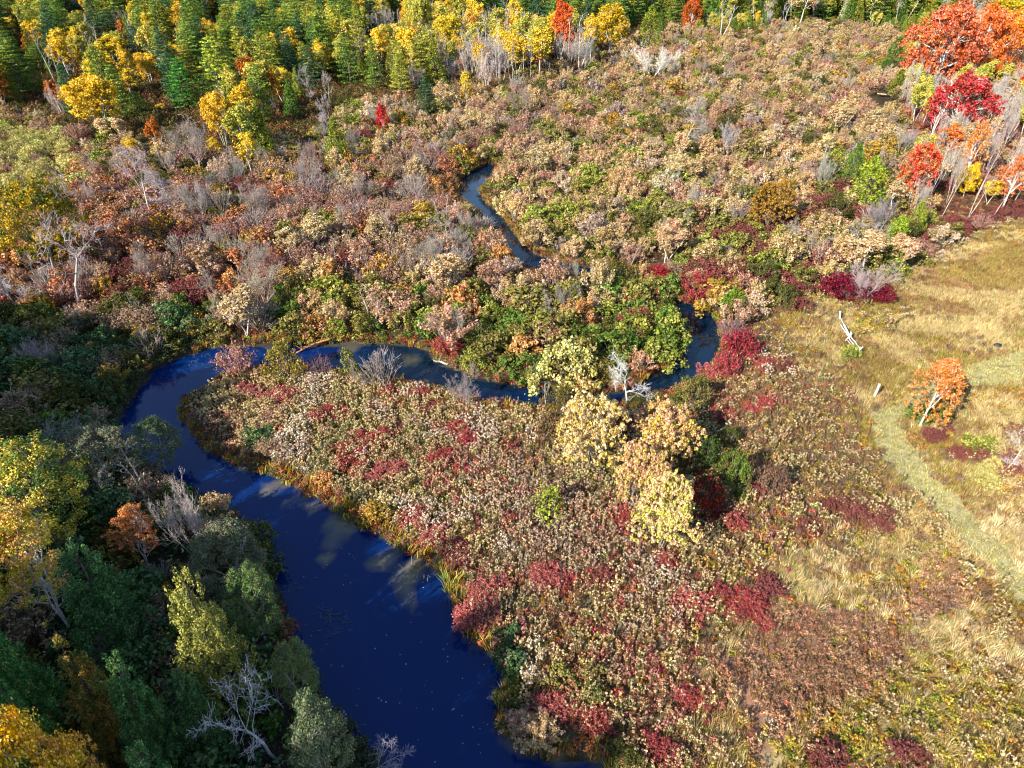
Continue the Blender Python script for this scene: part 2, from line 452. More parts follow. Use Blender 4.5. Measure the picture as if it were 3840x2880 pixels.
def baretree(kind, seed, H=11., par=None, forks=1, tr_r=.2, tilt=.2, maxl=3, twig=.022, leafn=0, weep=0, nfine=3):
    rng = np.random.default_rng(seed)
    out = []; tips = []
    for k in range(forks):
        an = k * TAU / max(forks, 1) + rng.normal() * .4
        tl = tilt * (.6 + .8 * rng.random())
        skeleton(rng, (math.cos(an) * .1, math.sin(an) * .1, 0), (math.cos(an) * tl, math.sin(an) * tl, 1), H * (.8 + .25 * rng.random()) * .95, tr_r * .72 / forks ** .4, 0, maxl, par, out, tips)
    zmax = max(o[1][2] for o in out); f = H / zmax
    out = [(a * f, b * f, max(r0, twig), max(r1, twig * .8), l) for a, b, r0, r1, l in out]
    R = np.percentile([math.hypot(o[1][0], o[1][1]) for o in out], 92)
    tr = Geo(); br = Geo()
    tubes(tr, S_(out, 0, 0), 6); tubes(br, S_(out, 1, 1), 4); tubes(br, S_(out, 2, 9), 3)
    fine = []
    for p, d, l in tips:
        if l < 2: continue
        p = p * f
        for _ in range(nfine):
            q = p + norm(d + rng.normal(size=3) * .7 + np.array([0, 0, -weep])) * (.35 + .4 * rng.random()) * H / 11
            fine.append((p, q, twig * .75, twig * .45))
    tubes(br, fine, 3)
    register(kind, H, R, [('trunk', tr, [M_TWIG]), ('branches', br, [M_TWIG])], None)

VASE = dict(taper=.25, start=[.22, .2, .3], nb=[2, 1, 1], ang=[.5, .5, .6], ratio=[.62, .5, .5], wob=.09, lift=.12, n=[6, 5, 3], minz=.1)
SLEND = dict(start=[.5, .2, .3], nb=[1, 1, 1], ang=[.6, .6, .6], ratio=[.25, .45, .5], wob=.035, lift=.1, n=[9, 4, 3], minz=.1)
SPREAD = dict(taper=.25, start=[.2, .2, .3], nb=[2, 2, 1], ang=[.95, .7, .7], ratio=[.62, .5, .45], wob=.2, lift=.05, n=[5, 5, 3], minz=-.2)
BROAD = dict(start=[.25, .2, .2], nb=[3, 2, 2], ang=[.85, .7, .7], ratio=[.5, .55, .5], wob=.1, lift=.08, n=[6, 4, 3])
ASPEN = dict(start=[.4, .3, .2], nb=[2, 2, 1], ang=[.6, .6, .6], ratio=[.34, .5, .5], wob=.05, lift=.1, n=[8, 4, 2])

for s in (1, 2, 3): pine(s, Rm=4.2 + .5 * s, start=.12 + .03 * s)
pine(5, H=15, Rm=4.2, leafn=22, leaf=.36, start=.08)
cedar('cedar_tree', 11, Rm=2.3); cedar('cedar_tree', 12, Rm=2.9, pw=.62, lobes=4); cedar('cedar_tree', 13, Rm=2.0, pw=1.0, lobes=2)
cedar('big_cedar_tree', 14, H=14, Rm=3.6, nclump=640, leafn=38, leaf=.2, pw=.62, nlead=5)
cedar('big_cedar_tree', 15, H=14, Rm=3.2, nclump=600, leafn=38, leaf=.2, pw=.75, lobes=2, nlead=4)
for s in (21, 22, 23): broadleaf('aspen_tree', s, H=14, Rm=2.6, par=ASPEN, leafn=20, leaf=.34, cr_R=.75, forks=1 + (s == 22), tr_r=.17, fill=45, ctr=(.66, .33))
for s in (31, 32): broadleaf('maple_tree', s, H=13, Rm=4.6, par=BROAD, leafn=30, leaf=.34, cr_R=.85, tr_r=.26, bark=M_WHITE, maxl=2, fill=190, ctr=(.54, .46))
broadleaf('wide_maple_tree', 34, H=16, Rm=9, par=dict(BROAD, ratio=[.75, .6, .5]), leafn=30, leaf=.46, cr_R=1.1, tr_r=.42, bark=M_WHITE, maxl=2, fill=330, ctr=(.52, .48))
broadleaf('wide_aspen_tree', 24, H=15, Rm=6, par=dict(ASPEN, ratio=[.5, .5, .5]), leafn=26, leaf=.36, cr_R=.95, forks=4, tr_r=.26, fill=150, ctr=(.66, .33))
broadleaf('wide_sunlit_tree', 46, H=14, Rm=8, par=dict(BROAD, ratio=[.75, .6, .5]), leafn=40, leaf=.3, cr_R=.9, tr_r=.3, bark=M_GREY, maxl=2, fill=300, ctr=(.6, .4))
broadleaf('maple_tree', 33, H=13, Rm=3.6, par=BROAD, leafn=22, leaf=.34, cr_R=.75, tr_r=.26, bark=M_WHITE, maxl=2, fill=40, ctr=(.6, .4), bare=.3)
for s in (35, 36, 37): broadleaf('gold_tree', s, H=9, Rm=4.4, par=BROAD, leafn=26, leaf=.23, cr_R=.36, tr_r=.13, bark=M_GREY, maxl=2, fill=300, ctr=(.5, .5), forks=4, ragged=.3, low=-.4)
broadleaf('sunlit_tree', 41, H=14, Rm=4.4, par=dict(BROAD, wob=.16), leafn=46, leaf=.20, cr_R=.62, tr_r=.24, bark=M_WHITE, maxl=2, fill=70, forks=2, ctr=(.7, .3))
broadleaf('sunlit_tree', 42, H=14, Rm=4.6, par=BROAD, leafn=60, leaf=.20, cr_R=.75, tr_r=.24, bark=M_GREY, maxl=2, fill=240, ctr=(.55, .45))
broadleaf('lone_orange_tree', 44, H=9, Rm=3.6, par=dict(VASE, nb=[3, 2, 2], ang=[.6, .6, .6]), leafn=20, leaf=.2, cr_R=.42, tr_r=.17, bark=M_WHITE, maxl=3, fill=170, ctr=(.54, .46), ragged=.12)
baretree('bare_tree', 51, par=VASE, forks=3, tilt=.22, tr_r=.2)
baretree('bare_tree', 52, par=SLEND, H=14, tr_r=.24, maxl=2, twig=.03, nfine=1)
baretree('bare_tree', 53, par=SPREAD, tr_r=.26)
baretree('bare_tree', 54, par=VASE, forks=5, tilt=.42, tr_r=.2)
baretree('bare_tree', 55, par=SLEND, H=14, forks=2, tilt=.1, tr_r=.25, maxl=2, twig=.03, nfine=1)
baretree('bare_tree', 56, par=dict(SPREAD, nb=[3, 2, 2], wob=.12, lift=-.03, minz=-.5), tr_r=.3, weep=.6, twig=.026)
baretree('bare_tree', 57, par=dict(SPREAD, nb=[2, 2, 1], start=[.4, .2, .2], ratio=[.75, .5, .5]), tr_r=.34, forks=1, twig=.03)

def shrub_leafy(kind, seed, H=3., R=2., ncl=60, leafn=24, leaf=.2, up=.3, lump=.42, mat=None, stem=M_STEM, squash=1., stemn=14):
    rng = np.random.default_rng(seed)
    st = Geo(); fo = Geo(); segs = []; Cs = []; Rs = []
    lob = [(rng.random() * TAU, .5 + .4 * rng.random()) for _ in range(4)]
    for _ in range(ncl):
        d = norm(rng.normal(size=3)); d[2] = abs(d[2])
        an = math.atan2(d[1], d[0])
        m = 1 + .22 * math.sin(3 * an + seed) + .12 * math.sin(5 * an + 2 * seed) + .12 * math.sin(7 * d[2] + seed)
        k = (.7 + .3 * rng.random()) * m
        Cs.append((d[0] * R * k * .85, d[1] * R * k * .85, .3 + d[2] * (H - .5) * (.8 + .2 * rng.random()) * (.85 + .15 * m)))
        Rs.append(lump * (.6 + .7 * rng.random()))
    for c in Cs[:stemn]:
        segs.append(((c[0] * .1, c[1] * .1, 0), (c[0] * .5, c[1] * .5, c[2] * .6), .045, .03)); segs.append(((c[0] * .5, c[1] * .5, c[2] * .6), (c[0] * 1.05, c[1] * 1.05, c[2] * 1.06), .03, .012))
    tubes(st, segs, 3)
    leafcloud(fo, rng, Cs, np.array([[r, r, r * squash] for r in Rs]), leafn, leaf, out=.9, up=up * .6, aspect=.65, shell=.3)
    register(kind, H, R, [('stems', st, [stem]), ('foliage', fo, [mat or M_LEAF])], None)

def shrub_feather(kind, seed, H=3.2, R=1.9, nst=34, leafn=34, leaf=.18, spike=.5):
    rng = np.random.default_rng(seed)
    st = Geo(); fo = Geo(); segs = []; Cs = []; Rs = []
    for k in range(nst):
        an = rng.random() * TAU; rr = rng.random() ** .6
        tip = np.array([math.cos(an) * R * rr, math.sin(an) * R * rr, H * (1 - .5 * rr ** 2) * (.72 + .28 * rng.random())])
        base = np.array([math.cos(an) * .25 * rr, math.sin(an) * .25 * rr, 0])
        mid = base * .4 + tip * .6 + rng.normal(size=3) * .1
        segs += [(base, mid, .035, .025), (mid, tip, .025, .012)]
        ax = norm(tip - base)
        for q in (0., .35, .7):
            Cs.append(tip - ax * q * spike * 1.3 + rng.normal(size=3) * .1); Rs.append((.25 + .1 * rng.random(), .25 + .1 * rng.random(), spike * .6))
    tubes(st, segs, 3)
    leafcloud(fo, rng, Cs, np.array(Rs), leafn // 2, leaf, out=.7, up=.35, aspect=.55, shell=.2, vb=np.repeat(rng.random(nst), 3))
    register(kind, H, R, [('stems', st, [M_STEM]), ('foliage', fo, [M_FLUFF])], None)

def shrub_twiggy(kind, seed, H=2.2, R=1.6, nst=60, leafn=10, leaf=.11, twig=.022, sub=4, leafmat=None):
    rng = np.random.default_rng(seed)
    st = Geo(); fo = Geo(); segs = []; Cs = []
    for k in range(nst):
        an = rng.random() * TAU; rr = rng.random() ** .5
        tip = np.array([math.cos(an) * R * rr, math.sin(an) * R * rr, H * (1 - .45 * rr ** 2) * (.7 + .3 * rng.random())])
        base = np.array([math.cos(an) * .3 * rr, math.sin(an) * .3 * rr, 0])
        mid = base * .45 + tip * .55 + rng.normal(size=3) * .08
        segs += [(base, mid, twig * 1.5, twig * 1.2), (mid, tip, twig * 1.2, twig * .6)]
        for _ in range(sub):
            q = mid + (tip - mid) * rng.random()
            e = q + norm(tip - base + rng.normal(size=3) * 1.1) * H * .2 * (.6 + rng.random() * .6)
            segs.append((q, e, twig * .8, twig * .45))
            Cs.append(e)
        Cs.append(tip)
    tubes(st, segs, 3)
    if leafn: leafcloud(fo, rng, Cs, np.full((len(Cs), 3), .17), leafn, leaf, out=.6, up=.35, aspect=.6, shell=.1)
    parts = [('stems', st, [M_TWIG])]
    if leafn: parts.append(('foliage', fo, [M_LEAF]))
    register(kind, H, R, parts, None)

for s in (61, 62, 63, 64): shrub_leafy('leafy_shrub', s, ncl=46 + 5 * (s - 61), leafn=28, leaf=.22, H=2.8 + .2 * (s - 61))
for s in (65, 66): shrub_leafy('dense_shrub', s, H=2.7, R=2.2, ncl=170, leafn=26, leaf=.13, lump=.3, up=.4)
for s in (71, 72, 73): shrub_feather('feathery_shrub', s, H=3. + .3 * (s - 71))
for s in (74, 75): shrub_twiggy('dogwood_shrub', s, leafn=9, leaf=.13)
for s in (76, 77): shrub_twiggy('bare_shrub', s, H=3, R=1.9, nst=46, leafn=0, sub=6, twig=.028)
for s in (78, 79): shrub_twiggy('sparse_shrub', s, H=3, R=1.8, nst=50, leafn=7, leaf=.14, twig=.026, sub=5)
for s in (81, 82): shrub_leafy('willow_shrub', s, H=2.4, R=2.3, ncl=110, leafn=22, leaf=.15, lump=.33, up=.5)

# low plants for the mass cover
COVER = []      # list of meshes, index = proto number
CIDX = {}
def cover(name, g, mats):
    CIDX.setdefault(name, []).append(len(COVER)); COVER.append(g.mesh(name, mats))

def mk_goldenrod(seed, nst=7, rad=.45, H=1.25, headR=.15, headn=9, leaf=.1):
    rng = np.random.default_rng(seed); g = Geo(); segs = []; heads = []; low = []
    for k in range(nst):
        an = rng.random() * TAU; r = rad * rng.random() ** .5
        b = np.array([math.cos(an) * r * .7, math.sin(an) * r * .7, 0]); t = np.array([math.cos(an) * r, math.sin(an) * r, H * (.75 + .3 * rng.random())])
        t[:2] += rng.normal(size=2) * .05
        segs.append((b, t, .016, .01)); heads.append(t)
        for q in (.35, .55, .72): low.append(b + (t - b) * q)
    tubes(g, segs, 3, mi=1)
    leafcloud(g, rng, heads, np.array([[headR, headR, headR * .8]] * len(heads)), headn, leaf, out=.8, up=.4, aspect=.8, mi=0, shell=.45, vb=rng.random(len(heads)) * .35)
    leafcloud(g, rng, low, np.array([[.13, .13, .12]] * len(low)), 4, .13, out=.3, up=.2, aspect=.35, mi=0, shell=.3, vb=np.full(len(low), .95))
    cover('goldenrod', g, [M_FLUFF, M_STEM])
for s in (1, 2, 3, 4): mk_goldenrod(s, nst=8 + s % 3, headR=.10 + .012 * s)

def mk_tuft(name, seed, nb=26, H=.8, rad=.28, wd=.05, lean=(.12, .2), flop=.35):
    rng = np.random.default_rng(seed); g = Geo()
    an = rng.random(nb) * TAU; r = rad * rng.random(nb) ** .5
    b = np.stack([np.cos(an) * r, np.sin(an) * r, np.zeros(nb)], 1)
    h = H * (.55 + .55 * rng.random(nb))
    dirx = np.cos(an) * flop * rng.random(nb) + lean[0]; diry = np.sin(an) * flop * rng.random(nb) + lean[1]
    m = b + np.stack([dirx * h * .35, diry * h * .35, h * .6], 1); t = b + np.stack([dirx * h * 1.1, diry * h * 1.1, h], 1)
    sw = rng.random(nb) * TAU; s = np.stack([np.cos(sw), np.sin(sw), np.zeros(nb)], 1) * wd * .5
    V = np.stack([b - s, b + s, m + s * .8, m - s * .8, t], 1).reshape(-1, 3)
    base = (np.arange(nb) * 5)[:, None]
    va = rng.random(nb); vb = rng.random(nb)
    g.add(V, base + np.array([[0, 1, 2, 3]]), 0, va, vb)
    g2 = base + np.array([[3, 2, 4]])
    g.f.append(g2); g.m.append(np.zeros(nb)); g.a.append(va); g.b.append(vb)
    cover(name, g, [M_LEAF])
for s in (11, 12, 13): mk_tuft('tuft', s)
for s in (14, 15): mk_tuft('tall_tuft', s, nb=40, H=1.15, rad=.4, wd=.055, lean=(.2, .3), flop=.5)
for s in (16, 17): mk_tuft('short_tuft', s, nb=22, H=.22, rad=.35, wd=.045, lean=(.05, .05), flop=.9)
for s in (18,): mk_tuft('reed_tuft', s, nb=46, H=1.5, rad=.35, wd=.05, lean=(0, 0), flop=.75)

def mk_weed(name, seed, H=.9, R=.45, ncl=14, leafn=9, leaf=.13, twig=True):
    rng = np.random.default_rng(seed); g = Geo(); Cs = []; segs = []
    for _ in range(ncl):
        an = rng.random() * TAU; r = R * rng.random() ** .5
        c = np.array([math.cos(an) * r, math.sin(an) * r, H * (.45 + .5 * rng.random()) * (1 - .35 * (r / R) ** 2)]); Cs.append(c)
        if twig: segs.append((c * np.array([.3, .3, 0]), c, .014, .009))
    if segs: tubes(g, segs, 3, mi=1)
    leafcloud(g, rng, Cs, np.full((len(Cs), 3), R * .36), leafn, leaf, out=.7, up=.4, aspect=.6, mi=0, shell=.2)
    cover(name, g, [M_LEAF, M_STEM])
for s in (21, 22, 23): mk_weed('weed', s)
for s in (24, 25): mk_weed('brush', s, H=1.5, R=.95, ncl=26, leafn=13, leaf=.17)
for s in (26, 27): mk_weed('seedweed', s, H=1.0, R=.42, ncl=26, leafn=6, leaf=.085)

# ------------------------------------------------------------------ mass planting (geometry nodes points -> instances)
def make_stuff(name, label, cat, pts, rot, scl, idx, tint, tint2, meshes, group=None):
    if len(pts) == 0: return
    pc = bpy.data.collections.new(name + '_kinds')
    for i, me in enumerate(meshes):
        o = bpy.data.objects.new('%s_kind_%03d' % (name, i), me); pc.objects.link(o)
    n = len(pts)
    me = bpy.data.meshes.new(name)
    me.vertices.add(n); me.vertices.foreach_set('co', np.asarray(pts, np.float32).ravel())
    def A(nm, typ, val, key):
        a = me.attributes.new(nm, typ, 'POINT'); a.data.foreach_set(key, np.asarray(val, np.float32 if key != 'value' or typ != 'INT' else np.int32).ravel())
    A('rot', 'FLOAT_VECTOR', rot, 'vector'); A('scl', 'FLOAT_VECTOR', scl, 'vector'); A('idx', 'INT', idx, 'value')
    A('tint', 'FLOAT_COLOR', tint, 'color'); A('tint2', 'FLOAT_COLOR', tint2, 'color')
    o = bpy.data.objects.new(name, me); COL.objects.link(o)
    o['kind'] = 'stuff'; o['label'] = label; o['category'] = cat
    ng = bpy.data.node_groups.new(name, 'GeometryNodeTree')
    ng.interface.new_socket('Geometry', in_out='INPUT', socket_type='NodeSocketGeometry')
    ng.interface.new_socket('Geometry', in_out='OUTPUT', socket_type='NodeSocketGeometry')
    gi = ng.nodes.new('NodeGroupInput'); go = ng.nodes.new('NodeGroupOutput')
    ip = ng.nodes.new('GeometryNodeInstanceOnPoints'); ci = ng.nodes.new('GeometryNodeCollectionInfo')
    ci.inputs['Collection'].default_value = pc; ci.inputs['Separate Children'].default_value = True; ci.inputs['Reset Children'].default_value = True
    def NA(nm, dt):
        q = ng.nodes.new('GeometryNodeInputNamedAttribute'); q.data_type = dt; q.inputs['Name'].default_value = nm
        return [s for s in q.outputs if s.enabled and s.name == 'Attribute'][0]
    L = ng.links.new
    L(gi.outputs[0], ip.inputs['Points']); L(ci.outputs[0], ip.inputs['Instance'])
    ip.inputs['Pick Instance'].default_value = True
    L(NA('idx', 'INT'), ip.inputs['Instance Index'])
    L(NA('rot', 'FLOAT_VECTOR'), ip.inputs['Rotation']); L(NA('scl', 'FLOAT_VECTOR'), ip.inputs['Scale'])
    L(ip.outputs[0], go.inputs[0])
    md = o.modifiers.new('planting', 'NODES'); md.node_group = ng
    return o
# ------------------------------------------------------------------ the look of each sort of plant
# name: (kind, tint, tint2, height range, radius / height, look, noun)
SPEC = {
 'tan':    ('feathery_shrub', (240, 210, 158), (206, 168, 112), (2.6, 4.2), .62, 'pale tan feathery', 'shrub'),
 'pinktan':('feathery_shrub', (230, 188, 156), (184, 134, 104), (2.6, 4.0), .62, 'pinkish tan feathery', 'shrub'),
 'cream':  ('feathery_shrub', (240, 222, 190), (206, 178, 140), (2.6, 4.0), .6, 'cream feathery', 'shrub'),
 'greyfl': ('feathery_shrub', (212, 190, 172), (164, 142, 124), (2.4, 3.8), .6, 'greyish feathery', 'shrub'),
 'peach':  ('leafy_shrub', (232, 176, 110), (190, 130, 72), (2.4, 3.8), .68, 'peach leaved', 'shrub'),
 'amber':  ('leafy_shrub', (210, 166, 74), (152, 124, 54), (2.6, 4.4), .66, 'amber leaved', 'shrub'),
 'rust':   ('leafy_shrub', (206, 142, 96), (160, 108, 76), (2.2, 3.6), .7, 'rust brown leaved', 'shrub'),
 'brown':  ('leafy_shrub', (176, 136, 96), (132, 102, 74), (2.0, 3.4), .75, 'dull brown leaved', 'shrub'),
 'olive':  ('leafy_shrub', (160, 152, 80), (122, 114, 60), (2.2, 3.8), .72, 'olive leaved', 'shrub'),
 'dolive': ('dense_shrub', (112, 112, 58), (80, 84, 42), (2.2, 3.6), .8, 'dark olive dense', 'shrub'),
 'lime':   ('leafy_shrub', (172, 176, 80), (128, 136, 58), (2.4, 3.8), .7, 'lime green leaved', 'shrub'),
 'green':  ('leafy_shrub', (124, 148, 68), (92, 114, 50), (2.4, 4.0), .7, 'bright green leaved', 'shrub'),
 'teal':   ('leafy_shrub', (112, 138, 90), (80, 108, 66), (2.4, 4.4), .72, 'blue green leaved', 'shrub'),
 'maroon': ('dogwood_shrub', (152, 84, 78), (122, 80, 70), (1.6, 2.8), .85, 'maroon twiggy', 'shrub'),
 'mauve':  ('sparse_shrub', (196, 148, 130), (148, 110, 98), (2.2, 3.6), .65, 'mauve brown thin leaved', 'shrub'),
 'red':    ('dogwood_shrub', (190, 80, 78), (152, 84, 74), (1.4, 2.4), .9, 'red stemmed', 'dogwood'),
 'pink':   ('dogwood_shrub', (208, 124, 112), (168, 84, 80), (1.3, 2.2), .9, 'pinkish red', 'dogwood'),
 'grey':   ('bare_shrub', (186, 170, 160), (138, 122, 112), (2.4, 4.0), .62, 'bare grey twiggy', 'shrub'),
 'tangr':  ('sparse_shrub', (204, 168, 136), (150, 124, 100), (2.4, 3.8), .62, 'tan grey thin leaved', 'shrub'),
 'willow': ('willow_shrub', (222, 210, 130), (176, 166, 88), (3.0, 4.6), .85, 'yellow olive domed', 'willow'),
 'pine':   ('pine_tree', (132, 156, 62), (92, 120, 50), (17, 27), .27, 'deep green tiered', 'pine'),
 'pineb':  ('pine_tree', (80, 118, 74), (56, 88, 60), (16, 25), .27, 'blue green tiered', 'pine'),
 'pineo':  ('pine_tree', (186, 182, 70), (134, 144, 54), (15, 24), .27, 'yellowish green tiered', 'pine'),
 'cedar':  ('cedar_tree', (160, 162, 62), (112, 124, 46), (8, 13), .22, 'olive pointed', 'cedar'),
 'cedarg': ('cedar_tree', (112, 146, 58), (76, 110, 46), (8, 13), .22, 'green pointed', 'cedar'),
 'aspen':  ('aspen_tree', (246, 212, 64), (226, 178, 52), (13, 19), .22, 'golden yellow airy', 'aspen'),
 'aspeno': ('aspen_tree', (222, 206, 92), (176, 172, 72), (13, 19), .22, 'pale yellow green airy', 'aspen'),
 'aspenr': ('aspen_tree', (222, 134, 54), (170, 96, 48), (9, 14), .2, 'orange brown airy', 'aspen'),
 'mapleo': ('maple_tree', (240, 120, 44), (214, 74, 40), (10, 15), .3, 'orange leaved', 'maple'),
 'tantree': ('aspen_tree', (230, 200, 150), (192, 156, 112), (5.5, 8.5), .3, 'tan leaved small', 'tree'),
 'bwhite': ('bare_tree', (226, 214, 200), (150, 138, 126), (11, 16), .2, 'leafless white barked', 'tree'),
 'bgrey':  ('bare_tree', (190, 178, 168), (140, 126, 116), (7, 12), .3, 'leafless grey', 'tree'),
}
PLANTS = []
def jit(c, a=.06, b=.05):
    k = 1 + RNG.normal() * a
    return tuple(max(.004, min(.92, x * k * (1 + RNG.normal() * b))) for x in c[:3]) + (1.0,)

def plant(spec, X, Y, H=None, R=None, label=None, var=None, tilt=(0, 0), tint=None, tint2=None, hand=False, kind=None, rz=None, noun=None, look=None, z=None):
    k, t1, t2, hr, rr, lk, nn = SPEC[spec]
    k = kind or k
    H = H if H is not None else RNG.uniform(*hr)
    R = R if R is not None else H * rr * RNG.uniform(.85, 1.2)
    n = len(PROTO[k])
    PLANTS.append(dict(kind=k, X=float(X), Y=float(Y), H=H, R=R, rz=RNG.uniform(0, TAU) if rz is None else rz,
        var=(var % n if var is not None else int(RNG.integers(n))), tilt=tilt, t1=jit(C(*(tint or t1)), .03 if hand else .12), t2=jit(C(*(tint2 or t2)), .03 if hand else .12),
        look=look or lk, noun=noun or nn, label=label, hand=hand, spec=spec, z=z))

def hp(spec, u, v, top, wpx, label=None, **kw):
    """a plant of the survey: foot at (u, v), top at row top, crown wpx across"""
    Y = gpt(u, v)[1]
    H = top_h(Y, top)
    d = Y * CP + (CAM_H - H * .6) * SP
    X = (u - 1106) / F * d
    R = wpx * .5 * d / F
    plant(spec, X, Y, H, R, label, hand=True, **kw)

YEL, YEL2 = (250, 200, 40), (226, 158, 40)
# ---- upper left forest edge
for a in [
 ('aspen', 137, 180, 85, 50, 'golden aspen above the pair of white leaning trunks'), ('aspen', 172, 172, 110, 34, 'small golden aspen tucked behind a rounder golden aspen'),
 ('aspen', 245, 148, 72, 56, 'round golden aspen with a white trunk among dark pines'), ('aspen', 275, 220, 148, 58, 'golden aspen beside the bright green pine'),
 ('aspen', 318, 196, 118, 62, 'broad pale golden aspen above the bright green pine'), ('aspen', 205, 305, 172, 112, 'largest golden aspen with several leaning white trunks', 'w'),
 ('aspen', 475, 335, 205, 62, 'tall golden aspen beside the vase-shaped grey tree'), ('aspen', 460, 352, 300, 30, 'little yellow aspen under the tall golden one'),
 ('aspen', 535, 385, 288, 48, 'slim bright yellow aspen in front of the cedars'), ('aspen', 14, 92, 36, 34, 'golden aspen at the far upper left corner'),
 ('aspen', 370, 100, 14, 44, 'tall golden aspen among the high pines'), ('aspen', 455, 50, 12, 30, 'yellow tree top between dark pine tops'),
 ('aspeno', 905, 118, -6, 66, 'broad pale yellow aspen above the white trunks'), ('aspen', 966, 128, 36, 70, 'bushy golden aspen left of the bare white trunks'),
 ('aspen', 1005, 232, 150, 24, 'thin orange yellow aspen standing alone before the bare trunks'),
 ('aspen', 590, 225, 190, 24, 'small golden bush-like aspen between two cedars'), ('aspen', 345, 250, 222, 20, 'tiny golden aspen in front of the bright green pine'),
 ('aspen', 285, 350, 300, 40, 'pale yellow aspen at the foot of the pines'), ('aspenr', 338, 352, 258, 34, 'orange brown aspen left of the vase-shaped grey tree'),
 ('aspenr', 25, 70, 20, 30, 'orange brown tree in the far corner of the forest'), ('aspenr', 262, 35, 0, 30, 'orange red tree top in the distant pines'),
 ('mapleo', 1215, 135, 6, 54, 'orange tree with pale branches at the edge of the pines'),
 ('pine', 385, 255, 122, 82, 'bright green pine at the front of the golden aspens'), ('pineo', 575, 208, 68, 88, 'big olive green pine standing over the forest edge'),
 ('pine', 440, 250, 160, 74, 'broad green pine right of the bright green one'), ('pineb', 672, 205, 98, 62, 'blue green pine above the grey bare tree'),
 ('pine', 752, 196, 74, 70, 'dark green pine at the left of the pine row'), ('pine', 805, 206, 84, 62, 'layered pine in the middle of the pine row'),
 ('pineo', 862, 216, 110, 60, 'yellowish layered pine at the right end of the pine row'), ('pineb', 918, 262, 163, 54, 'blue green spruce-like pine in front of the olive cone tree'),
 ('cedar', 936, 195, 82, 56, 'olive cone-shaped cedar behind the blue green pine'), ('pine', 500, 190, 110, 56, 'yellow green pine left of the big olive pine'),
 ('cedar', 560, 345, 214, 58, 'olive cedar right of the tall golden aspen'), ('cedar', 724, 368, 254, 60, 'solitary olive cone cedar in front of the forest'),
 ('cedarg', 238, 312, 240, 36, 'dark green cedar right of the largest golden aspen'), ('cedarg', 626, 262, 170, 46, 'dark cedar between the olive pine and the cedars'),
 ('pine', 300, 262, 200, 66, 'green pine below the broad pale aspen'), ('pine', 75, 170, 90, 60, 'green pine left of the golden aspens'),
 ('pineb', 160, 50, 2, 60, 'dark blue green pine high on the left'), ('pineb', 225, 80, 20, 64, 'dark pine above the round golden aspen'),
 ('pineb', 290, 130, 55, 56, 'dark pine right of the round golden aspen'), ('pineo', 405, 190, 85, 60, 'olive pine in the middle of the forest'),
 ('pine', 850, 60, -20, 60, 'dark pine above the pale yellow aspen'), ('pine', 948, 40, -25, 50, 'green pine above the bushy golden aspen'),
 ('pine', 1060, 50, -30, 56, 'green pine rising over the bare white trunks'), ('pineb', 1158, 85, -16, 76, 'tall dark pine left of the orange tree'),
 ('pine', 1375, 60, -30, 50, 'pine behind the big yellow maple'), ('pine', 1460, 60, -30, 60, 'dark pine behind the white spreading snag'),
 ('cedar', 1405, 115, 12, 62, 'olive rounded cedar above the white spreading snag'), ('cedar', 1440, 50, -16, 40, 'yellow green cedar behind the olive rounded cedar'),
 ('pine', 1860, 40, -25, 44, 'pine at the upper edge of the wetland'), ('pine', 1800, 36, -25, 50, 'dark pine left of the upper wetland edge pine'),
 ('cedarg', 1935, 165, 80, 58, 'green leaning cedar by the orange red maple'), ('cedar', 1942, 205, 150, 40, 'short olive cedar beside the dark pond'),
 ('cedar', 1968, 100, 40, 40, 'olive cedar behind the pond'),
 ('cedar', 1882, 462, 336, 92, 'largest lime cedar leaning over the maroon shrubs'), ('cedarg', 1846, 418, 310, 56, 'dark green cedar behind the largest lime cedar'),
 ('cedar', 1940, 560, 463, 66, 'rounded lime cedar at the meadow corner'), ('cedar', 1986, 505, 432, 42, 'narrow olive cedar right of the rounded lime cedar'),
 ('cedarg', 1602, 50, 4, 50, 'green conifer at the upper wetland edge'),
]:
    s, u, v, t, wd, lb = a[:6]
    kw = dict(kind='wide_aspen_tree') if (s == 'aspen' and wd > 60) or (s == 'aspeno' and wd > 60) else {}
    if s == 'cedar' and u > 1850 and v > 400: kw = dict(tint=(176, 190, 62), tint2=(124, 146, 46), var=1)
    if u == 385: kw = dict(tint=(96, 160, 60), tint2=(66, 122, 50))
    hp(s, u, v, t, wd, lb, **kw)
# ---- maples and yellow trees at the upper right
hp('mapleo', 1320, 120, 12, 84, 'big round golden yellow maple beside the pine shade', tint=(236, 190, 30), tint2=(196, 146, 34), var=0)
hp('mapleo', 2045, 200, 14, 168, 'largest orange red maple with white limbs', kind='wide_maple_tree', tint=(240, 140, 86), tint2=(212, 92, 66), var=0)
hp('mapleo', 2130, 190, 20, 120, 'orange maple behind the largest orange red one', kind='wide_maple_tree', tint=(246, 152, 70), tint2=(226, 96, 52), var=0)
hp('mapleo', 2195, 182, 30, 120, 'golden orange maple at the far right above the crimson maple', kind='wide_maple_tree', tint=(255, 176, 50), tint2=(238, 110, 40), var=0)
hp('mapleo', 2172, 66, -8, 80, 'bright yellow maple in the upper right corner', tint=(232, 208, 34), tint2=(206, 178, 34), var=1)
hp('mapleo', 2082, 302, 166, 146, 'crimson maple with white branches showing through', kind='wide_maple_tree', tint=(218, 76, 64), tint2=(180, 58, 56), var=0)
hp('mapleo', 2045, 352, 270, 62, 'small orange maple below the crimson maple', tint=(250, 140, 40), tint2=(232, 110, 50), var=2)
hp('mapleo', 2112, 405, 262, 50, 'peach orange maple among white trunks', tint=(242, 168, 96), tint2=(226, 134, 62), var=2)
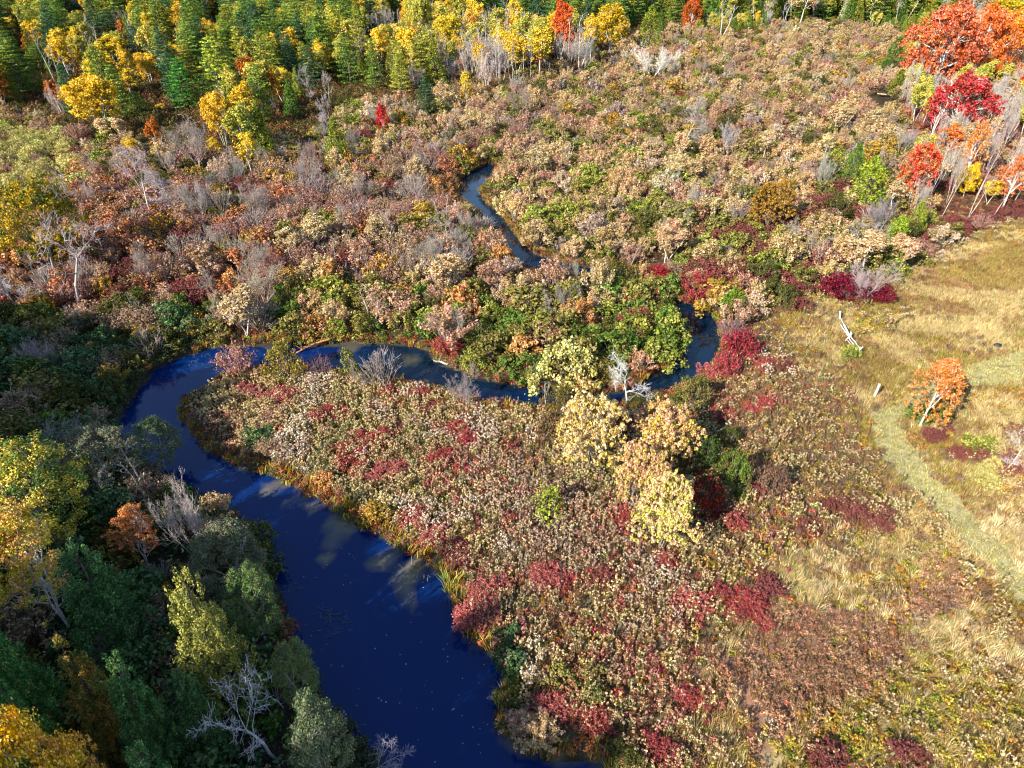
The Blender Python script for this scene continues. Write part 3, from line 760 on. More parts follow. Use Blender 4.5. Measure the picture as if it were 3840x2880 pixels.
hp('mapleo', 1986, 440, 312, 80, 'orange red topped maple with a tan skirt', tint=(232, 96, 50), tint2=(206, 140, 90), var=0)
hp('mapleo', 2096, 425, 356, 46, 'brilliant yellow cone-shaped maple among bare trunks', tint=(250, 214, 22), tint2=(240, 180, 24), var=1)
hp('mapleo', 2192, 452, 338, 58, 'orange peach maple at the right edge above the meadow', tint=(244, 146, 84), tint2=(220, 116, 60), var=2)
hp('aspen', 2145, 442, 386, 32, 'pale yellow young aspen right of the yellow cone-shaped maple')
hp('aspen', 1680, 20, 0, 30, 'yellow tree top at the upper wetland edge')
hp('mapleo', 825, 294, 226, 30, 'bright scarlet young maple below the pine row', tint=(240, 46, 34), tint2=(206, 36, 34), var=1)
hp('mapleo', 1495, 70, 0, 46, 'dark orange maple in the shade right of the snag', tint=(236, 120, 36), tint2=(170, 84, 36), var=1)
# ---- hand sited bare trees
for a in [
 (413, 378, 245, 84, 0, 'vase-shaped grey leafless tree at the forest foot', (196, 184, 174), (0, 0)), (663, 415, 330, 66, 3, 'leafless white tree below the solitary olive cedar', (214, 204, 194), (0, 0)),
 (545, 482, 385, 62, 0, 'slim leafless tree among the maroon shrubs', (206, 190, 180), (0, 0)), (503, 407, 337, 62, 3, 'leafless tree under the slim yellow aspen', (200, 190, 182), (0, 0)),
 (418, 480, 378, 74, 3, 'many-stemmed leafless tree in the maroon thicket', (204, 190, 180), (0, 0)), (716, 292, 205, 56, 5, 'pale leafless tree right of the olive cedar', (216, 208, 200), (0, 0)),
 (1130, 264, 178, 58, 0, 'leafless tan grey tree under the bare trunks', (196, 176, 150), (0, 0)), (1482, 332, 205, 112, 5, 'largest grey leafless tree in the middle of the wetland', (206, 196, 186), (0, 0)),
 (1573, 347, 255, 46, 0, 'white fork-trunked leafless tree', (232, 222, 210), (0, 0)), (1830, 297, 265, 30, 6, 'short white snag in the wetland', (236, 230, 220), (0, 0)),
 (1836, 392, 310, 44, 6, 'white leafless tree left of the dark green cedar', (226, 216, 204), (0, 0)), (1782, 415, 327, 46, 3, 'white leafless tree with forked trunk over maroon shrubs', (222, 212, 202), (0, 0)),
 (1738, 414, 350, 36, 2, 'small crooked leafless tree among maroon shrubs', (214, 202, 192), (0, 0)), (1956, 347, 262, 52, 0, 'pale leafless tree behind the orange red topped maple', (218, 206, 192), (.04, 0)),
 (1908, 512, 415, 56, 0, 'grey leafless tree beside the rounded lime cedar', (196, 182, 174), (0, 0)), (1853, 568, 478, 84, 2, 'white leafless tree at the meadow edge', (222, 210, 200), (0, 0)),
 (1695, 395, 300, 30, 1, 'thin white leafless tree in the upper wetland', (220, 208, 196), (0, 0)), (1232, 148, 30, 42, 4, 'white barked leafless tree before the orange tree', (234, 226, 216), (0, 0)),
 (1256, 158, 28, 54, 4, 'tall white leafless tree right of the orange tree', (230, 222, 214), (0, 0)), (1262, 165, 60, 46, 0, 'grey leafless tree at the feet of the white barked pair', (196, 186, 180), (0, 0)),
 (1077, 196, 30, 34, 1, 'tallest of the bare white trunks', (240, 234, 224), (0, 0)), (1105, 188, 88, 40, 4, 'pale bare trunk with feathery twigs', (216, 204, 190), (0, 0)),
 (1045, 168, 36, 34, 4, 'white bare trunk left of the tallest', (238, 230, 218), (0, 0)), (1058, 130, 22, 36, 1, 'white bare trunk behind the tallest', (234, 226, 214), (0, 0)),
 (1005, 110, 18, 34, 1, 'bare trunk against the dark pines', (230, 220, 206), (0, 0)), (1120, 185, 80, 30, 1, 'slender bare trunk at the right of the white trunks', (214, 204, 192), (0, 0)),
 (1092, 100, -10, 40, 4, 'bare tan topped trunk below the green pine', (220, 204, 176), (0, 0)), (830, 90, 10, 52, 0, 'white leafless tree right of the dark pines', (224, 212, 200), (0, 0)),
 (812, 85, 20, 50, 4, 'leafless white barked tree left of the pale yellow aspen', (226, 216, 204), (0, 0)), (895, 205, 135, 46, 0, 'leafless tree squeezed beside the pine row', (206, 196, 186), (0, 0)),
 (985, 280, 232, 34, 6, 'small leafless white tree in the green thicket', (222, 212, 200), (0, 0)), (878, 400, 262, 38, 1, 'tall thin grey leafless tree left of the stream', (204, 190, 180), (0, 0)),
 (1700, 60, -4, 40, 4, 'white snag at the upper wetland edge', (232, 226, 218), (0, 0)), (1680, 105, 70, 30, 6, 'bent white dead trunk in the upper wetland', (234, 228, 218), (0, 0)),
 (1565, 88, -8, 56, 4, 'white dead tree in a lime green crown', (238, 232, 222), (0, 0)), (107, 228, 62, 48, 4, 'tall pale leafless tree leaning over the forest edge', (214, 210, 204), (0, -.06)),
 (60, 215, 140, 34, 1, 'dark leafless trunk at the left forest edge', (150, 140, 136), (0, 0)), (205, 152, 52, 44, 4, 'white leafless trunk between the golden aspens', (232, 228, 220), (0, 0)),
 (865, 610, 545, 60, 2, 'leafless white tree behind the olive shrubs', (214, 200, 180), (0, 0)), (560, 672, 555, 90, 0, 'feathery grey leafless tree above the river bend', (204, 192, 176), (0, -.1)),
 (770, 860, 770, 30, 2, 'thin grey sapling on the promontory', (190, 176, 166), (0, 0)),
]:
    u, v, t, wd, var, lb, col, tl = a
    col = tuple(int(c * .92) for c in col); hp('bgrey', u, v, t, wd, lb, var=var, tint=col, tint2=tuple(int(c * .74) for c in col), tilt=tl)
hp('bwhite', 1415, 178, 94, 104, 'white spreading snag on the forest edge', var=3, tint=(240, 236, 228), tint2=(206, 200, 192))
hp('bwhite', 313, 492, 318, 150, 'big pale dead tree leaning to the left', var=5, tint=(200, 194, 190), tint2=(160, 152, 150), tilt=(0, -.42))
hp('bwhite', 124, 678, 478, 185, 'broad white dead tree on the left bank', var=6, tint=(206, 198, 190), tint2=(160, 150, 142), rz=1.0)
hp('bwhite', 20, 700, 560, 90, 'half hidden white dead tree at the left margin', var=2, tint=(226, 216, 204), tint2=(190, 178, 166))
hp('bwhite', 1357, 880, 778, 100, 'white dead tree above the gold trees', var=2, tint=(240, 236, 230), tint2=(212, 206, 200), rz=2.0)
hp('bwhite', 1000, 884, 798, 82, 'grey leafless shrub tree at the channel bank', var=3, tint=(176, 164, 160), tint2=(140, 128, 124))
hp('bwhite', 557, 1640, 1448, 205, 'bare white tree over the dark green bank', var=6, tint=(226, 222, 222), tint2=(170, 166, 168), rz=4.4)
hp('bwhite', 393, 1215, 1028, 115, 'bushy white leafless tree beside the shaded river', var=3, tint=(222, 206, 196), tint2=(184, 168, 160))
hp('bgrey', 735, 1700, 1555, 90, 'leafless branches hanging over the water', var=2, tint=(190, 186, 196), tint2=(150, 146, 156), tilt=(.15, .5))
hp('bgrey', 2192, 1025, 930, 70, 'white leafless tree in the maroon hedge at the right edge', var=2, tint=(226, 214, 206), tint2=(190, 176, 170), tilt=(0, .15))
hp('bgrey', 1878, 655, 560, 96, 'bare white brush in the maroon clump by the fence', var=3, tint=(206, 194, 190), tint2=(168, 152, 150))
hp('bgrey', 1835, 650, 590, 70, 'mauve leafless brush in the maroon clump by the fence', var=3, tint=(170, 136, 140), tint2=(130, 98, 104))
hp('bgrey', 1180, 868, 820, 34, 'pale upright sticks at the end of the channel', var=4, tint=(216, 206, 190), tint2=(176, 166, 152))
# white and grey trunks below the maples
for i, (u, v, t) in enumerate([(2020, 455, 330), (2035, 425, 300), (2060, 470, 345), (2075, 440, 300), (2090, 400, 262), (2120, 470, 350), (2135, 430, 300), (2150, 390, 250),
        (2165, 470, 380), (2180, 420, 290), (2205, 380, 230), (2190, 330, 210), (2170, 300, 200), (2205, 300, 190), (2215, 440, 330), (2050, 395, 300), (2000, 400, 290), (2230, 350, 220), (2150, 330, 215), (1990, 470, 380)]):
    hp('bwhite', u, v, t, 34, None, var=[1, 4, 1, 0][i % 4], tint=(214, 200, 190), tint2=(166, 150, 140), tilt=(0, RNG.normal() * .06))
# ---- gold trees, the lone orange tree and shrubs of the meadow
GA, GB = (250, 208, 120), (240, 186, 74)
hp('amber', 1276, 1022, 862, 158, 'largest gold tree left of the gold cluster', kind='gold_tree', var=0, tint=(236, 200, 146), tint2=(222, 190, 96), noun='tree')
hp('amber', 1436, 1012, 884, 142, 'gold tree at the top right of the gold cluster', kind='gold_tree', var=1, tint=(238, 200, 144), tint2=(220, 184, 92), noun='tree')
hp('amber', 1380, 1108, 978, 112, 'peach gold tree in the middle of the gold cluster', kind='gold_tree', var=2, tint=(238, 196, 148), tint2=(230, 190, 112), noun='tree')
hp('amber', 1440, 1196, 1038, 136, 'lemon gold tree lowest in the gold cluster', kind='gold_tree', var=0, tint=(238, 206, 146), tint2=(226, 206, 106), noun='tree', rz=2.)
hp('amber', 1395, 925, 880, 70, 'pale peach shrub behind the gold cluster', tint=(238, 190, 150), tint2=(196, 130, 100))
hp('amber', 1350, 940, 892, 60, 'red brown shrub between the two upper gold trees', tint=(150, 90, 76), tint2=(106, 66, 60))
hp('mapleo', 2018, 926, 788, 112, 'lone orange tree standing in the meadow', kind='lone_orange_tree', var=0, tint=(242, 164, 100), tint2=(230, 136, 72), tilt=(0, .05))
for a in [
 ('dolive', 1500, 885, 806, 104, 'big round olive shrub right of the white dead tree', dict(tint=(140, 128, 72), tint2=(104, 110, 56))),
 ('dolive', 1215, 905, 832, 100, 'broad olive brown shrub above the largest gold tree', dict(tint=(128, 112, 66), tint2=(100, 96, 52))),
 ('dolive', 1190, 960, 890, 90, 'olive brown shrub left of the largest gold tree', dict(tint=(136, 112, 72), tint2=(106, 92, 56))),
 ('dolive', 1300, 890, 850, 60, 'green brown shrub behind the largest gold tree', dict()),
 ('dolive', 1585, 688, 625, 84, 'round bright green shrub by the east bend', dict(tint=(118, 156, 48), tint2=(84, 120, 40))),
 ('dolive', 1578, 965, 920, 62, 'small olive green shrub right of the gold cluster', dict(tint=(96, 106, 52), tint2=(88, 86, 50))),
 ('dolive', 1530, 1020, 940, 80, 'shaded green shrub beside the upper right gold tree', dict(tint=(78, 100, 50), tint2=(62, 76, 42))),
 ('dolive', 1588, 1062, 968, 100, 'large green shrub with a brown top right of the gold cluster', dict(tint=(96, 128, 52), tint2=(120, 100, 62))),
 ('mauve', 1672, 1075, 1000, 90, 'rounded mauve brown shrub right of the large green one', dict(kind='dense_shrub', tint=(142, 104, 84), tint2=(116, 86, 76))),
 ('mauve', 1525, 1115, 1025, 100, 'dark maroon brown shrub behind the lemon gold tree', dict(kind='dense_shrub', tint=(96, 72, 58), tint2=(150, 34, 44))),
 ('lime', 1190, 1118, 1050, 88, 'lone lime green shrub in the goldenrod', dict(tint=(168, 184, 74), tint2=(140, 148, 62))),
 ('olive', 605, 818, 738, 102, 'round olive yellow shrub on the promontory neck', dict(kind='dense_shrub', tint=(176, 162, 74), tint2=(134, 124, 58))),
 ('pinktan', 503, 812, 742, 84, 'pinkish thin shrub at the water of the promontory neck', dict(kind='sparse_shrub', tint=(206, 158, 142), tint2=(160, 118, 104))),
 ('olive', 752, 826, 746, 52, 'narrow olive shrub on the channel bank', dict(tint=(158, 150, 84), tint2=(120, 116, 62))),
 ('grey', 822, 838, 754, 96, 'bare grey twiggy shrub on the channel bank', dict()),
 ('grey', 690, 812, 766, 56, 'low bare mauve shrub between two olive shrubs', dict(tint=(150, 120, 120), tint2=(120, 96, 96))),
 ('red', 1418, 622, 570, 68, 'scarlet dogwood mound by the hidden stream', dict(tint=(192, 54, 58), tint2=(150, 50, 54))),
 ('red', 1512, 655, 590, 92, 'broad dark red dogwood at the east bend', dict(tint=(166, 66, 68), tint2=(150, 80, 68))),
 ('grey', 1580, 740, 690, 70, 'leafless mauve brush above the east bank dogwoods', dict(tint=(160, 126, 124), tint2=(124, 98, 98))),
 ('red', 1600, 775, 715, 84, 'large crimson dogwood on the east bank', dict(tint=(172, 58, 68), tint2=(140, 60, 64))),
 ('red', 1572, 812, 762, 60, 'crimson dogwood touching the river on the east bank', dict()),
 ('pink', 1530, 815, 790, 60, 'pale pinkish brush at the water of the east bank', dict()),
 ('maroon', 1690, 800, 776, 44, 'small maroon bush in the fluffy strip', dict()),
 ('maroon', 1830, 650, 588, 96, 'big maroon bush in the clump by the fence', dict(tint=(140, 36, 56), tint2=(104, 34, 50))),
 ('maroon', 1905, 655, 618, 60, 'maroon bush at the right of the clump by the fence', dict(tint=(140, 34, 54), tint2=(110, 38, 50))),
 ('maroon', 1730, 672, 640, 54, 'maroon bush left of the clump by the fence', dict()),
 ('dolive', 1700, 662, 612, 70, 'dark olive shrub between the round green shrub and the maroon clump', dict()),
 ('olive', 1645, 660, 606, 80, 'grey olive shrub right of the round bright green shrub', dict()),
 ('amber', 1668, 503, 398, 104, 'wide amber shrub with several white stems', dict(var=1, kind='gold_tree', tint=(176, 138, 56), tint2=(150, 116, 50))),
 ('green', 602, 640, 610, 42, 'small bright green shrub in the rusty thicket', dict(tint=(96, 160, 60))),
 ('amber', 503, 680, 640, 26, 'tiny golden sapling on the rusty bank', dict(tint=(246, 200, 60))),
 ('cream', 1080, 668, 614, 56, 'pale grey feathery shrub standing over the green ones', dict(tint=(222, 200, 186))),
 ('pinktan', 1190, 636, 556, 96, 'big pinkish feathery shrub above the green mass', dict()), ('tan', 1290, 650, 560, 84, 'big tan feathery shrub right of the pinkish one', dict()),
]:
    s, u, v, t, wd, lb, kw = a
    hp(s, u, v, t, wd, lb, **kw)
# red dogwoods of the meadow
for (u, v, ru, rv, n, s) in [(715, 905, 48, 16, 7, 'red'), (815, 948, 50, 20, 8, 'red'), (760, 998, 44, 18, 7, 'red'), (828, 1032, 36, 18, 6, 'pink'), (945, 985, 30, 20, 5, 'red'), (982, 940, 44, 16, 6, 'red'),
    (530, 852, 44, 14, 5, 'pink'), (600, 870, 40, 14, 4, 'pink'), (905, 1125, 26, 24, 5, 'pink'), (935, 1170, 26, 24, 5, 'pink'), (985, 1200, 20, 20, 4, 'maroon'), (1045, 1300, 40, 30, 7, 'pink'), (1040, 1350, 36, 26, 6, 'pink'),
    (1165, 1262, 30, 14, 4, 'pink'), (1215, 1280, 40, 18, 5, 'red'), (1290, 1268, 30, 16, 3, 'maroon'), (1590, 1302, 34, 18, 5, 'red'), (1628, 1335, 40, 18, 5, 'red'), (1660, 1262, 34, 22, 4, 'maroon'), (1500, 1315, 36, 14, 3, 'pink'),
    (1640, 880, 40, 14, 5, 'red'), (1560, 905, 34, 14, 3, 'red'), (1840, 1112, 44, 16, 5, 'maroon'), (1900, 1130, 20, 10, 2, 'maroon'), (1740, 1155, 28, 14, 3, 'maroon'), (1485, 1530, 22, 22, 3, 'red'), (1270, 1560, 26, 14, 3, 'red'),
    (1200, 1530, 30, 20, 3, 'pink'), (1500, 905, 30, 12, 3, 'rust'), (1635, 1080, 40, 20, 3, 'red'), (1545, 1045, 30, 30, 3, 'red'), (880, 850, 30, 6, 3, 'red'), (945, 838, 30, 6, 4, 'red'), (1045, 862, 22, 5, 3, 'red'), (1150, 876, 28, 6, 4, 'red'), (840, 810, 16, 6, 2, 'red'),
    (2030, 945, 34, 16, 5, 'maroon'), (2070, 985, 40, 16, 5, 'maroon'), (2180, 1010, 40, 20, 5, 'maroon'), (1440, 1222, 30, 8, 2, 'red'), (1330, 1135, 30, 10, 3, 'red'), (1570, 1120, 26, 30, 3, 'red'), (1140, 875, 20, 6, 2, 'red'),
    (1780, 1640, 60, 20, 4, 'maroon'), (2010, 1640, 60, 20, 2, 'maroon'), (1610, 790, 40, 18, 3, 'red'), (560, 920, 40, 14, 3, 'mauve'), (440, 915, 30, 20, 3, 'mauve'), (1440, 1640, 40, 20, 2, 'red')]:
    for _ in range(n):
        uu, vv = u + RNG.normal() * ru * .5, v + RNG.normal() * rv * .55
        X, Y = gpt(uu, vv)
        if river_sd(np.array([X]), np.array([Y]))[0] < .3: continue
        H = RNG.uniform(1.0, 1.7); plant(s, X, Y, H, H * RNG.uniform(.7, 1.05))
for (u, v, ru, rv, n, s) in [(2110, 975, 44, 14, 6, 'lime'), (2135, 1045, 30, 24, 6, 'willow'), (2040, 905, 8, 8, 1, 'green'), (1985, 902, 12, 8, 2, 'green'), (2195, 950, 20, 20, 3, 'brown'), (1835, 770, 22, 6, 3, 'lime'),
    (1120, 880, 40, 4, 2, 'olive'), (1320, 860, 40, 8, 5, 'peach'), (1265, 835, 40, 8, 5, 'peach'), (1120, 1500, 40, 40, 5, 'dolive'), (1120, 1420, 40, 40, 5, 'teal'), (1150, 1575, 40, 24, 5, 'pinktan'), (560, 960, 30, 14, 4, 'teal'),
    (600, 985, 30, 10, 3, 'tangr'), (710, 1050, 50, 16, 6, 'peach'), (800, 1120, 40, 14, 5, 'amber'), (1340, 1650, 60, 20, 4, 'dolive'), (1270, 950, 30, 10, 1, 'olive'), (1380, 870, 40, 8, 3, 'dolive'), (1430, 880, 40, 8, 3, 'dolive'), (1240, 1490, 60, 40, 4, 'olive'), (1170, 1600, 30, 12, 3, 'tan')]:
    for _ in range(n):
        uu, vv = u + RNG.normal() * ru * .5, v + RNG.normal() * rv * .55
        X, Y = gpt(uu, vv)
        if river_sd(np.array([X]), np.array([Y]))[0] < .4: continue
        H = RNG.uniform(1.3, 2.2); plant(s, X, Y, H, H * RNG.uniform(.6, .9))
for uu, vv in [(1975, 540), (2000, 525), (2022, 512), (2045, 503), (2070, 497), (2095, 490), (2120, 484), (2145, 478), (2170, 472), (2195, 468), (2215, 462), (2010, 505), (2060, 485), (2110, 470), (2160, 458), (2200, 450)]:
    X, Y = gpt(uu, vv); plant('maroon', X, Y, RNG.uniform(1.4, 2.3), RNG.uniform(1.6, 2.4))
# ---- the shaded left bank, nearest the camera
for a in [
 ('amber', 80, 1385, 1118, 190, 'leaning gold leaved tree with white forked limbs', dict(kind='sunlit_tree', var=0, tint=(250, 206, 116), tint2=(240, 200, 76), noun='tree', tilt=(0, -.10))),
 ('amber', 62, 1190, 962, 220, 'large green tree with gold leaf clusters above the shaded bank', dict(kind='sunlit_tree', var=1, tint=(110, 140, 70), tint2=(236, 196, 90), noun='tree')),
 ('cedar', 438, 1530, 1218, 175, 'tall cedar with a sunlit yellow top beside the river', dict(kind='big_cedar_tree', var=0, tint=(180, 172, 84), tint2=(140, 148, 78))),
 ('cedar', 190, 1640, 1376, 140, 'narrow cedar with a sunlit yellow top in the lower corner', dict(kind='big_cedar_tree', var=1, tint=(186, 156, 70), tint2=(132, 134, 62))),
 ('cedarg', 300, 1690, 1402, 150, 'rounded blue green cedar between the two yellow topped cedars', dict(kind='big_cedar_tree', var=0, tint=(112, 148, 84), tint2=(80, 116, 66))),
 ('cedarg', 418, 1650, 1440, 110, 'dark green cedar left of the bare white tree', dict(kind='big_cedar_tree', var=0, tint=(110, 142, 84), tint2=(78, 110, 64))),
 ('cedarg', 205, 1425, 1162, 190, 'broad dark green cedar behind the leaning gold tree', dict(kind='big_cedar_tree', var=0, tint=(112, 148, 84), tint2=(80, 116, 66))),
 ('cedarg', 30, 1600, 1345, 150, 'green cedar at the left edge', dict(kind='big_cedar_tree', var=1, tint=(124, 176, 84), tint2=(80, 128, 64))),
 ('cedarg', 60, 1720, 1450, 130, 'lower green cedar at the left edge', dict(kind='big_cedar_tree', var=1, tint=(116, 164, 82), tint2=(78, 124, 64))),
 ('aspen', 60, 1900, 1535, 230, 'bright golden tree in the bottom left corner', dict(kind='sunlit_tree', var=1, tint=(255, 220, 74), tint2=(255, 196, 50), noun='tree')),
 ('aspen', 190, 1860, 1588, 110, 'orange gold tree right of the corner tree', dict(kind='sunlit_tree', var=0, tint=(255, 196, 96), tint2=(255, 180, 70), noun='tree')),
 ('cedarg', 345, 1860, 1600, 190, 'green cedar top at the bottom edge', dict(kind='big_cedar_tree', var=0, tint=(112, 158, 86), tint2=(76, 118, 66))),
 ('cedarg', 130, 1900, 1640, 150, 'cedar top hidden under the golden corner tree', dict(kind='big_cedar_tree', var=1, tint=(112, 158, 86), tint2=(76, 118, 66))),
 ('peach', 290, 1225, 1110, 100, 'peach orange leaved tree in front of the white leafless one', dict(kind='sunlit_tree', var=0, tint=(244, 168, 100), tint2=(206, 140, 84), noun='tree')),
 ('amber', 72, 590, 392, 190, 'big yellow green tree at the left margin', dict(kind='wide_sunlit_tree', var=0, tint=(210, 186, 50), tint2=(110, 122, 46), noun='tree')),
 ('teal', 480, 1290, 1140, 150, 'grey green broad tree on the shaded bank', dict(kind='sunlit_tree', var=1, tint=(150, 144, 112), tint2=(116, 122, 92), noun='tree')),
 ('teal', 545, 1390, 1230, 110, 'dark green tree leaning to the river', dict(kind='sunlit_tree', var=1, tint=(110, 138, 80), tint2=(124, 128, 84), noun='tree')),
 ('teal', 640, 1540, 1390, 90, 'olive green tree right of the bare white tree', dict(kind='sunlit_tree', var=1, tint=(124, 142, 84), tint2=(140, 138, 96), noun='tree')),
 ('teal', 690, 1730, 1510, 130, 'grey green tree at the bottom by the water', dict(kind='sunlit_tree', var=1, tint=(134, 142, 100), tint2=(116, 136, 88), noun='tree')),
 ('teal', 220, 1060, 930, 150, 'grey green tree at the shaded river edge', dict(kind='sunlit_tree', var=1, tint=(124, 138, 108), tint2=(146, 138, 112), noun='tree')),
 ('teal', 330, 1010, 905, 100, 'dark teal tree where the river bends', dict(kind='sunlit_tree', var=1, tint=(104, 130, 92), tint2=(124, 132, 100), noun='tree')),
]:
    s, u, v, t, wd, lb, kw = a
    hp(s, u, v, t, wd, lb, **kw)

# ---- planting by zone
def zp(p): return wpoly(p)
ZONES = [
 ('willow', zp([(-300, 292), (120, 292), (176, 330), (170, 425), (60, 445), (-300, 430)])),
 ('shadebank', zp([(-900, 700), (0, 690), (300, 672), (470, 690), (470, 745), (395, 768), (330, 790), (290, 850), (240, 925), (310, 1015), (500, 1110), (590, 1270), (680, 1500), (810, 1640), (1000, 1990), (-1500, 1990)])),
 ('forestR', zp([(1960, 110), (2080, 60), (2600, 40), (2900, 440), (2212, 462), (2010, 500), (1965, 420), (1955, 300)])),
 ('forestTop', zp([(980, -4), (1500, -4), (1500, 70), (1380, 95), (1260, 105), (1130, 90), (990, 60)])),
 ('trunks', zp([(870, -4), (990, -4), (1000, 60), (1130, 90), (1270, 105), (1290, 150), (1200, 160), (1130, 195), (1040, 205), (960, 190), (870, 110)])),
 ('forestL', zp([(-1400, -4), (880, -4), (880, 110), (960, 190), (940, 262), (860, 228), (760, 222), (720, 285), (600, 345), (540, 378), (470, 350), (400, 330), (320, 330), (250, 305), (180, 285), (100, 262), (0, 250), (-1400, 240)])),
 ('edgeR', zp([(1500, -4), (3200, -4), (2600, 50), (1960, 80), (1800, 60), (1680, 55), (1590, 90), (1500, 75)])),
 ('maroonL', zp([(-900, 430), (60, 445), (180, 360), (430, 385), (640, 400), (630, 520), (570, 745), (470, 745), (470, 690), (300, 672), (0, 692), (-900, 700)])),
 ('limebank', zp([(580, 650), (740, 625), (860, 650), (1060, 650), (1250, 640), (1420, 625), (1475, 720), (1400, 812), (1240, 845), (1000, 800), (900, 745), (580, 745)])),
 ('centreL', zp([(560, 360), (1000, 330), (1010, 470), (960, 560), (880, 630), (580, 650)])),
 ('paleC', zp([(1050, 335), (1500, 300), (1540, 560), (1400, 590), (1170, 560), (1080, 480), (1040, 420)])),
 ('centre', zp([(860, 640), (960, 560), (1010, 460), (1090, 500), (1170, 590), (1420, 605), (1420, 650), (1060, 650)])),
 ('rightmar', zp([(1480, 430), (1900, 420), (2212, 470), (2010, 520), (1960, 610), (1760, 625), (1650, 652), (1560, 640), (1480, 640)])),
 ('bankgrass', zp([(920, 745), (960, 755), (1060, 800), (1240, 848), (1180, 850), (985, 795)])),
]
PAL = {
 'willow': (4.6, [('willow', .75), ('mauve', .25)]),
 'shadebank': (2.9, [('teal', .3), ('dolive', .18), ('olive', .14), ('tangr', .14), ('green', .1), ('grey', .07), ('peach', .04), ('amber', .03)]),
 'forestR': (3.6, [('tantree', .1), ('bwhite', .2), ('mapleo', .04), ('mauve', .18), ('tan', .18), ('rust', .12), ('maroon', .2), ('aspeno', .06)]),
 'forestTop': (8.4, [('pine', .4), ('pineb', .25), ('cedarg', .12), ('aspen', .1), ('mapleo', .05), ('bgrey', .08)]),
 'trunks': (4.2, [('bwhite', .42), ('aspen', .08), ('aspeno', .08), ('aspenr', .06), ('olive', .14), ('tangr', .1), ('brown', .12)]),
 'forestL': (7.4, [('pine', .24), ('pineb', .15), ('pineo', .17), ('cedar', .07), ('cedarg', .06), ('aspen', .11), ('aspeno', .1), ('aspenr', .03), ('bwhite', .07)]),
 'edgeR': (4.6, [('pine', .1), ('cedar', .16), ('cedarg', .12), ('aspeno', .14), ('aspen', .05), ('olive', .2), ('tan', .15), ('bwhite', .08)]),
 'maroonL': (3.5, [('maroon', .14), ('rust', .13), ('mauve', .2), ('grey', .12), ('peach', .08), ('pinktan', .12), ('brown', .1), ('amber', .03), ('dolive', .05), ('olive', .03)]),
 'limebank': (3.1, [('lime', .2), ('green', .2), ('olive', .28), ('pinktan', .08), ('tan', .1), ('red', .04), ('peach', .04), ('dolive', .06)]),
 'centreL': (3.5, [('tantree', .025), ('tangr', .14), ('mauve', .16), ('brown', .12), ('amber', .09), ('rust', .1), ('pinktan', .14), ('grey', .1), ('olive', .09), ('maroon', .06)]),
 'paleC': (3.6, [('tantree', .025), ('tan', .24), ('pinktan', .12), ('cream', .05), ('olive', .26), ('lime', .17), ('dolive', .07), ('brown', .05), ('greyfl', .04)]),
 'centre': (3.3, [('tantree', .025), ('pinktan', .2), ('tan', .16), ('greyfl', .1), ('mauve', .1), ('olive', .16), ('peach', .08), ('grey', .1), ('dolive', .06), ('green', .04)]),
 'rightmar': (3.3, [('tantree', .025), ('maroon', .3), ('olive', .22), ('lime', .1), ('mauve', .08), ('tan', .12), ('rust', .06), ('dolive', .08), ('grey', .04)]),
 'bankgrass': (3.0, [('willow', .5), ('peach', .3), ('red', .2)]),
 'mix': (3.9, [('tantree', .025), ('greyfl', .05), ('tan', .2), ('pinktan', .1), ('cream', .05), ('olive', .2), ('dolive', .13), ('brown', .13), ('tangr', .07), ('mauve', .04), ('maroon', .04), ('lime', .06), ('amber', .03)]),
}
def zone_of(X, Y):
    z = np.full(X.shape, 'mix', dtype='U12'); done = np.zeros(X.shape, bool)
    jx = X + (vnoise(X, Y, 6, 11) - .5) * 7; jy = Y + (vnoise(X, Y, 6, 12) - .5) * 7
    for nm, p in ZONES:
        i = inside(p, jx, jy) & ~done
        z[i] = nm; done |= i
    return z

def jgrid(x0, x1, y0, y1, s, j=.45):
    xs = np.arange(x0, x1, s); ys = np.arange(y0, y1, s * .87)
    X, Y = np.meshgrid(xs, ys); X = X + (np.arange(len(ys)) % 2)[:, None] * s * .5
    X = X + RNG.uniform(-j, j, X.shape) * s; Y = Y + RNG.uniform(-j, j, Y.shape) * s
    return X.ravel(), Y.ravel()

def in_cone(X, Y, extra=1.12, pad=8):
    return np.abs(X) < (Y * CP + CAM_H * SP) * 1106 / F * extra + pad

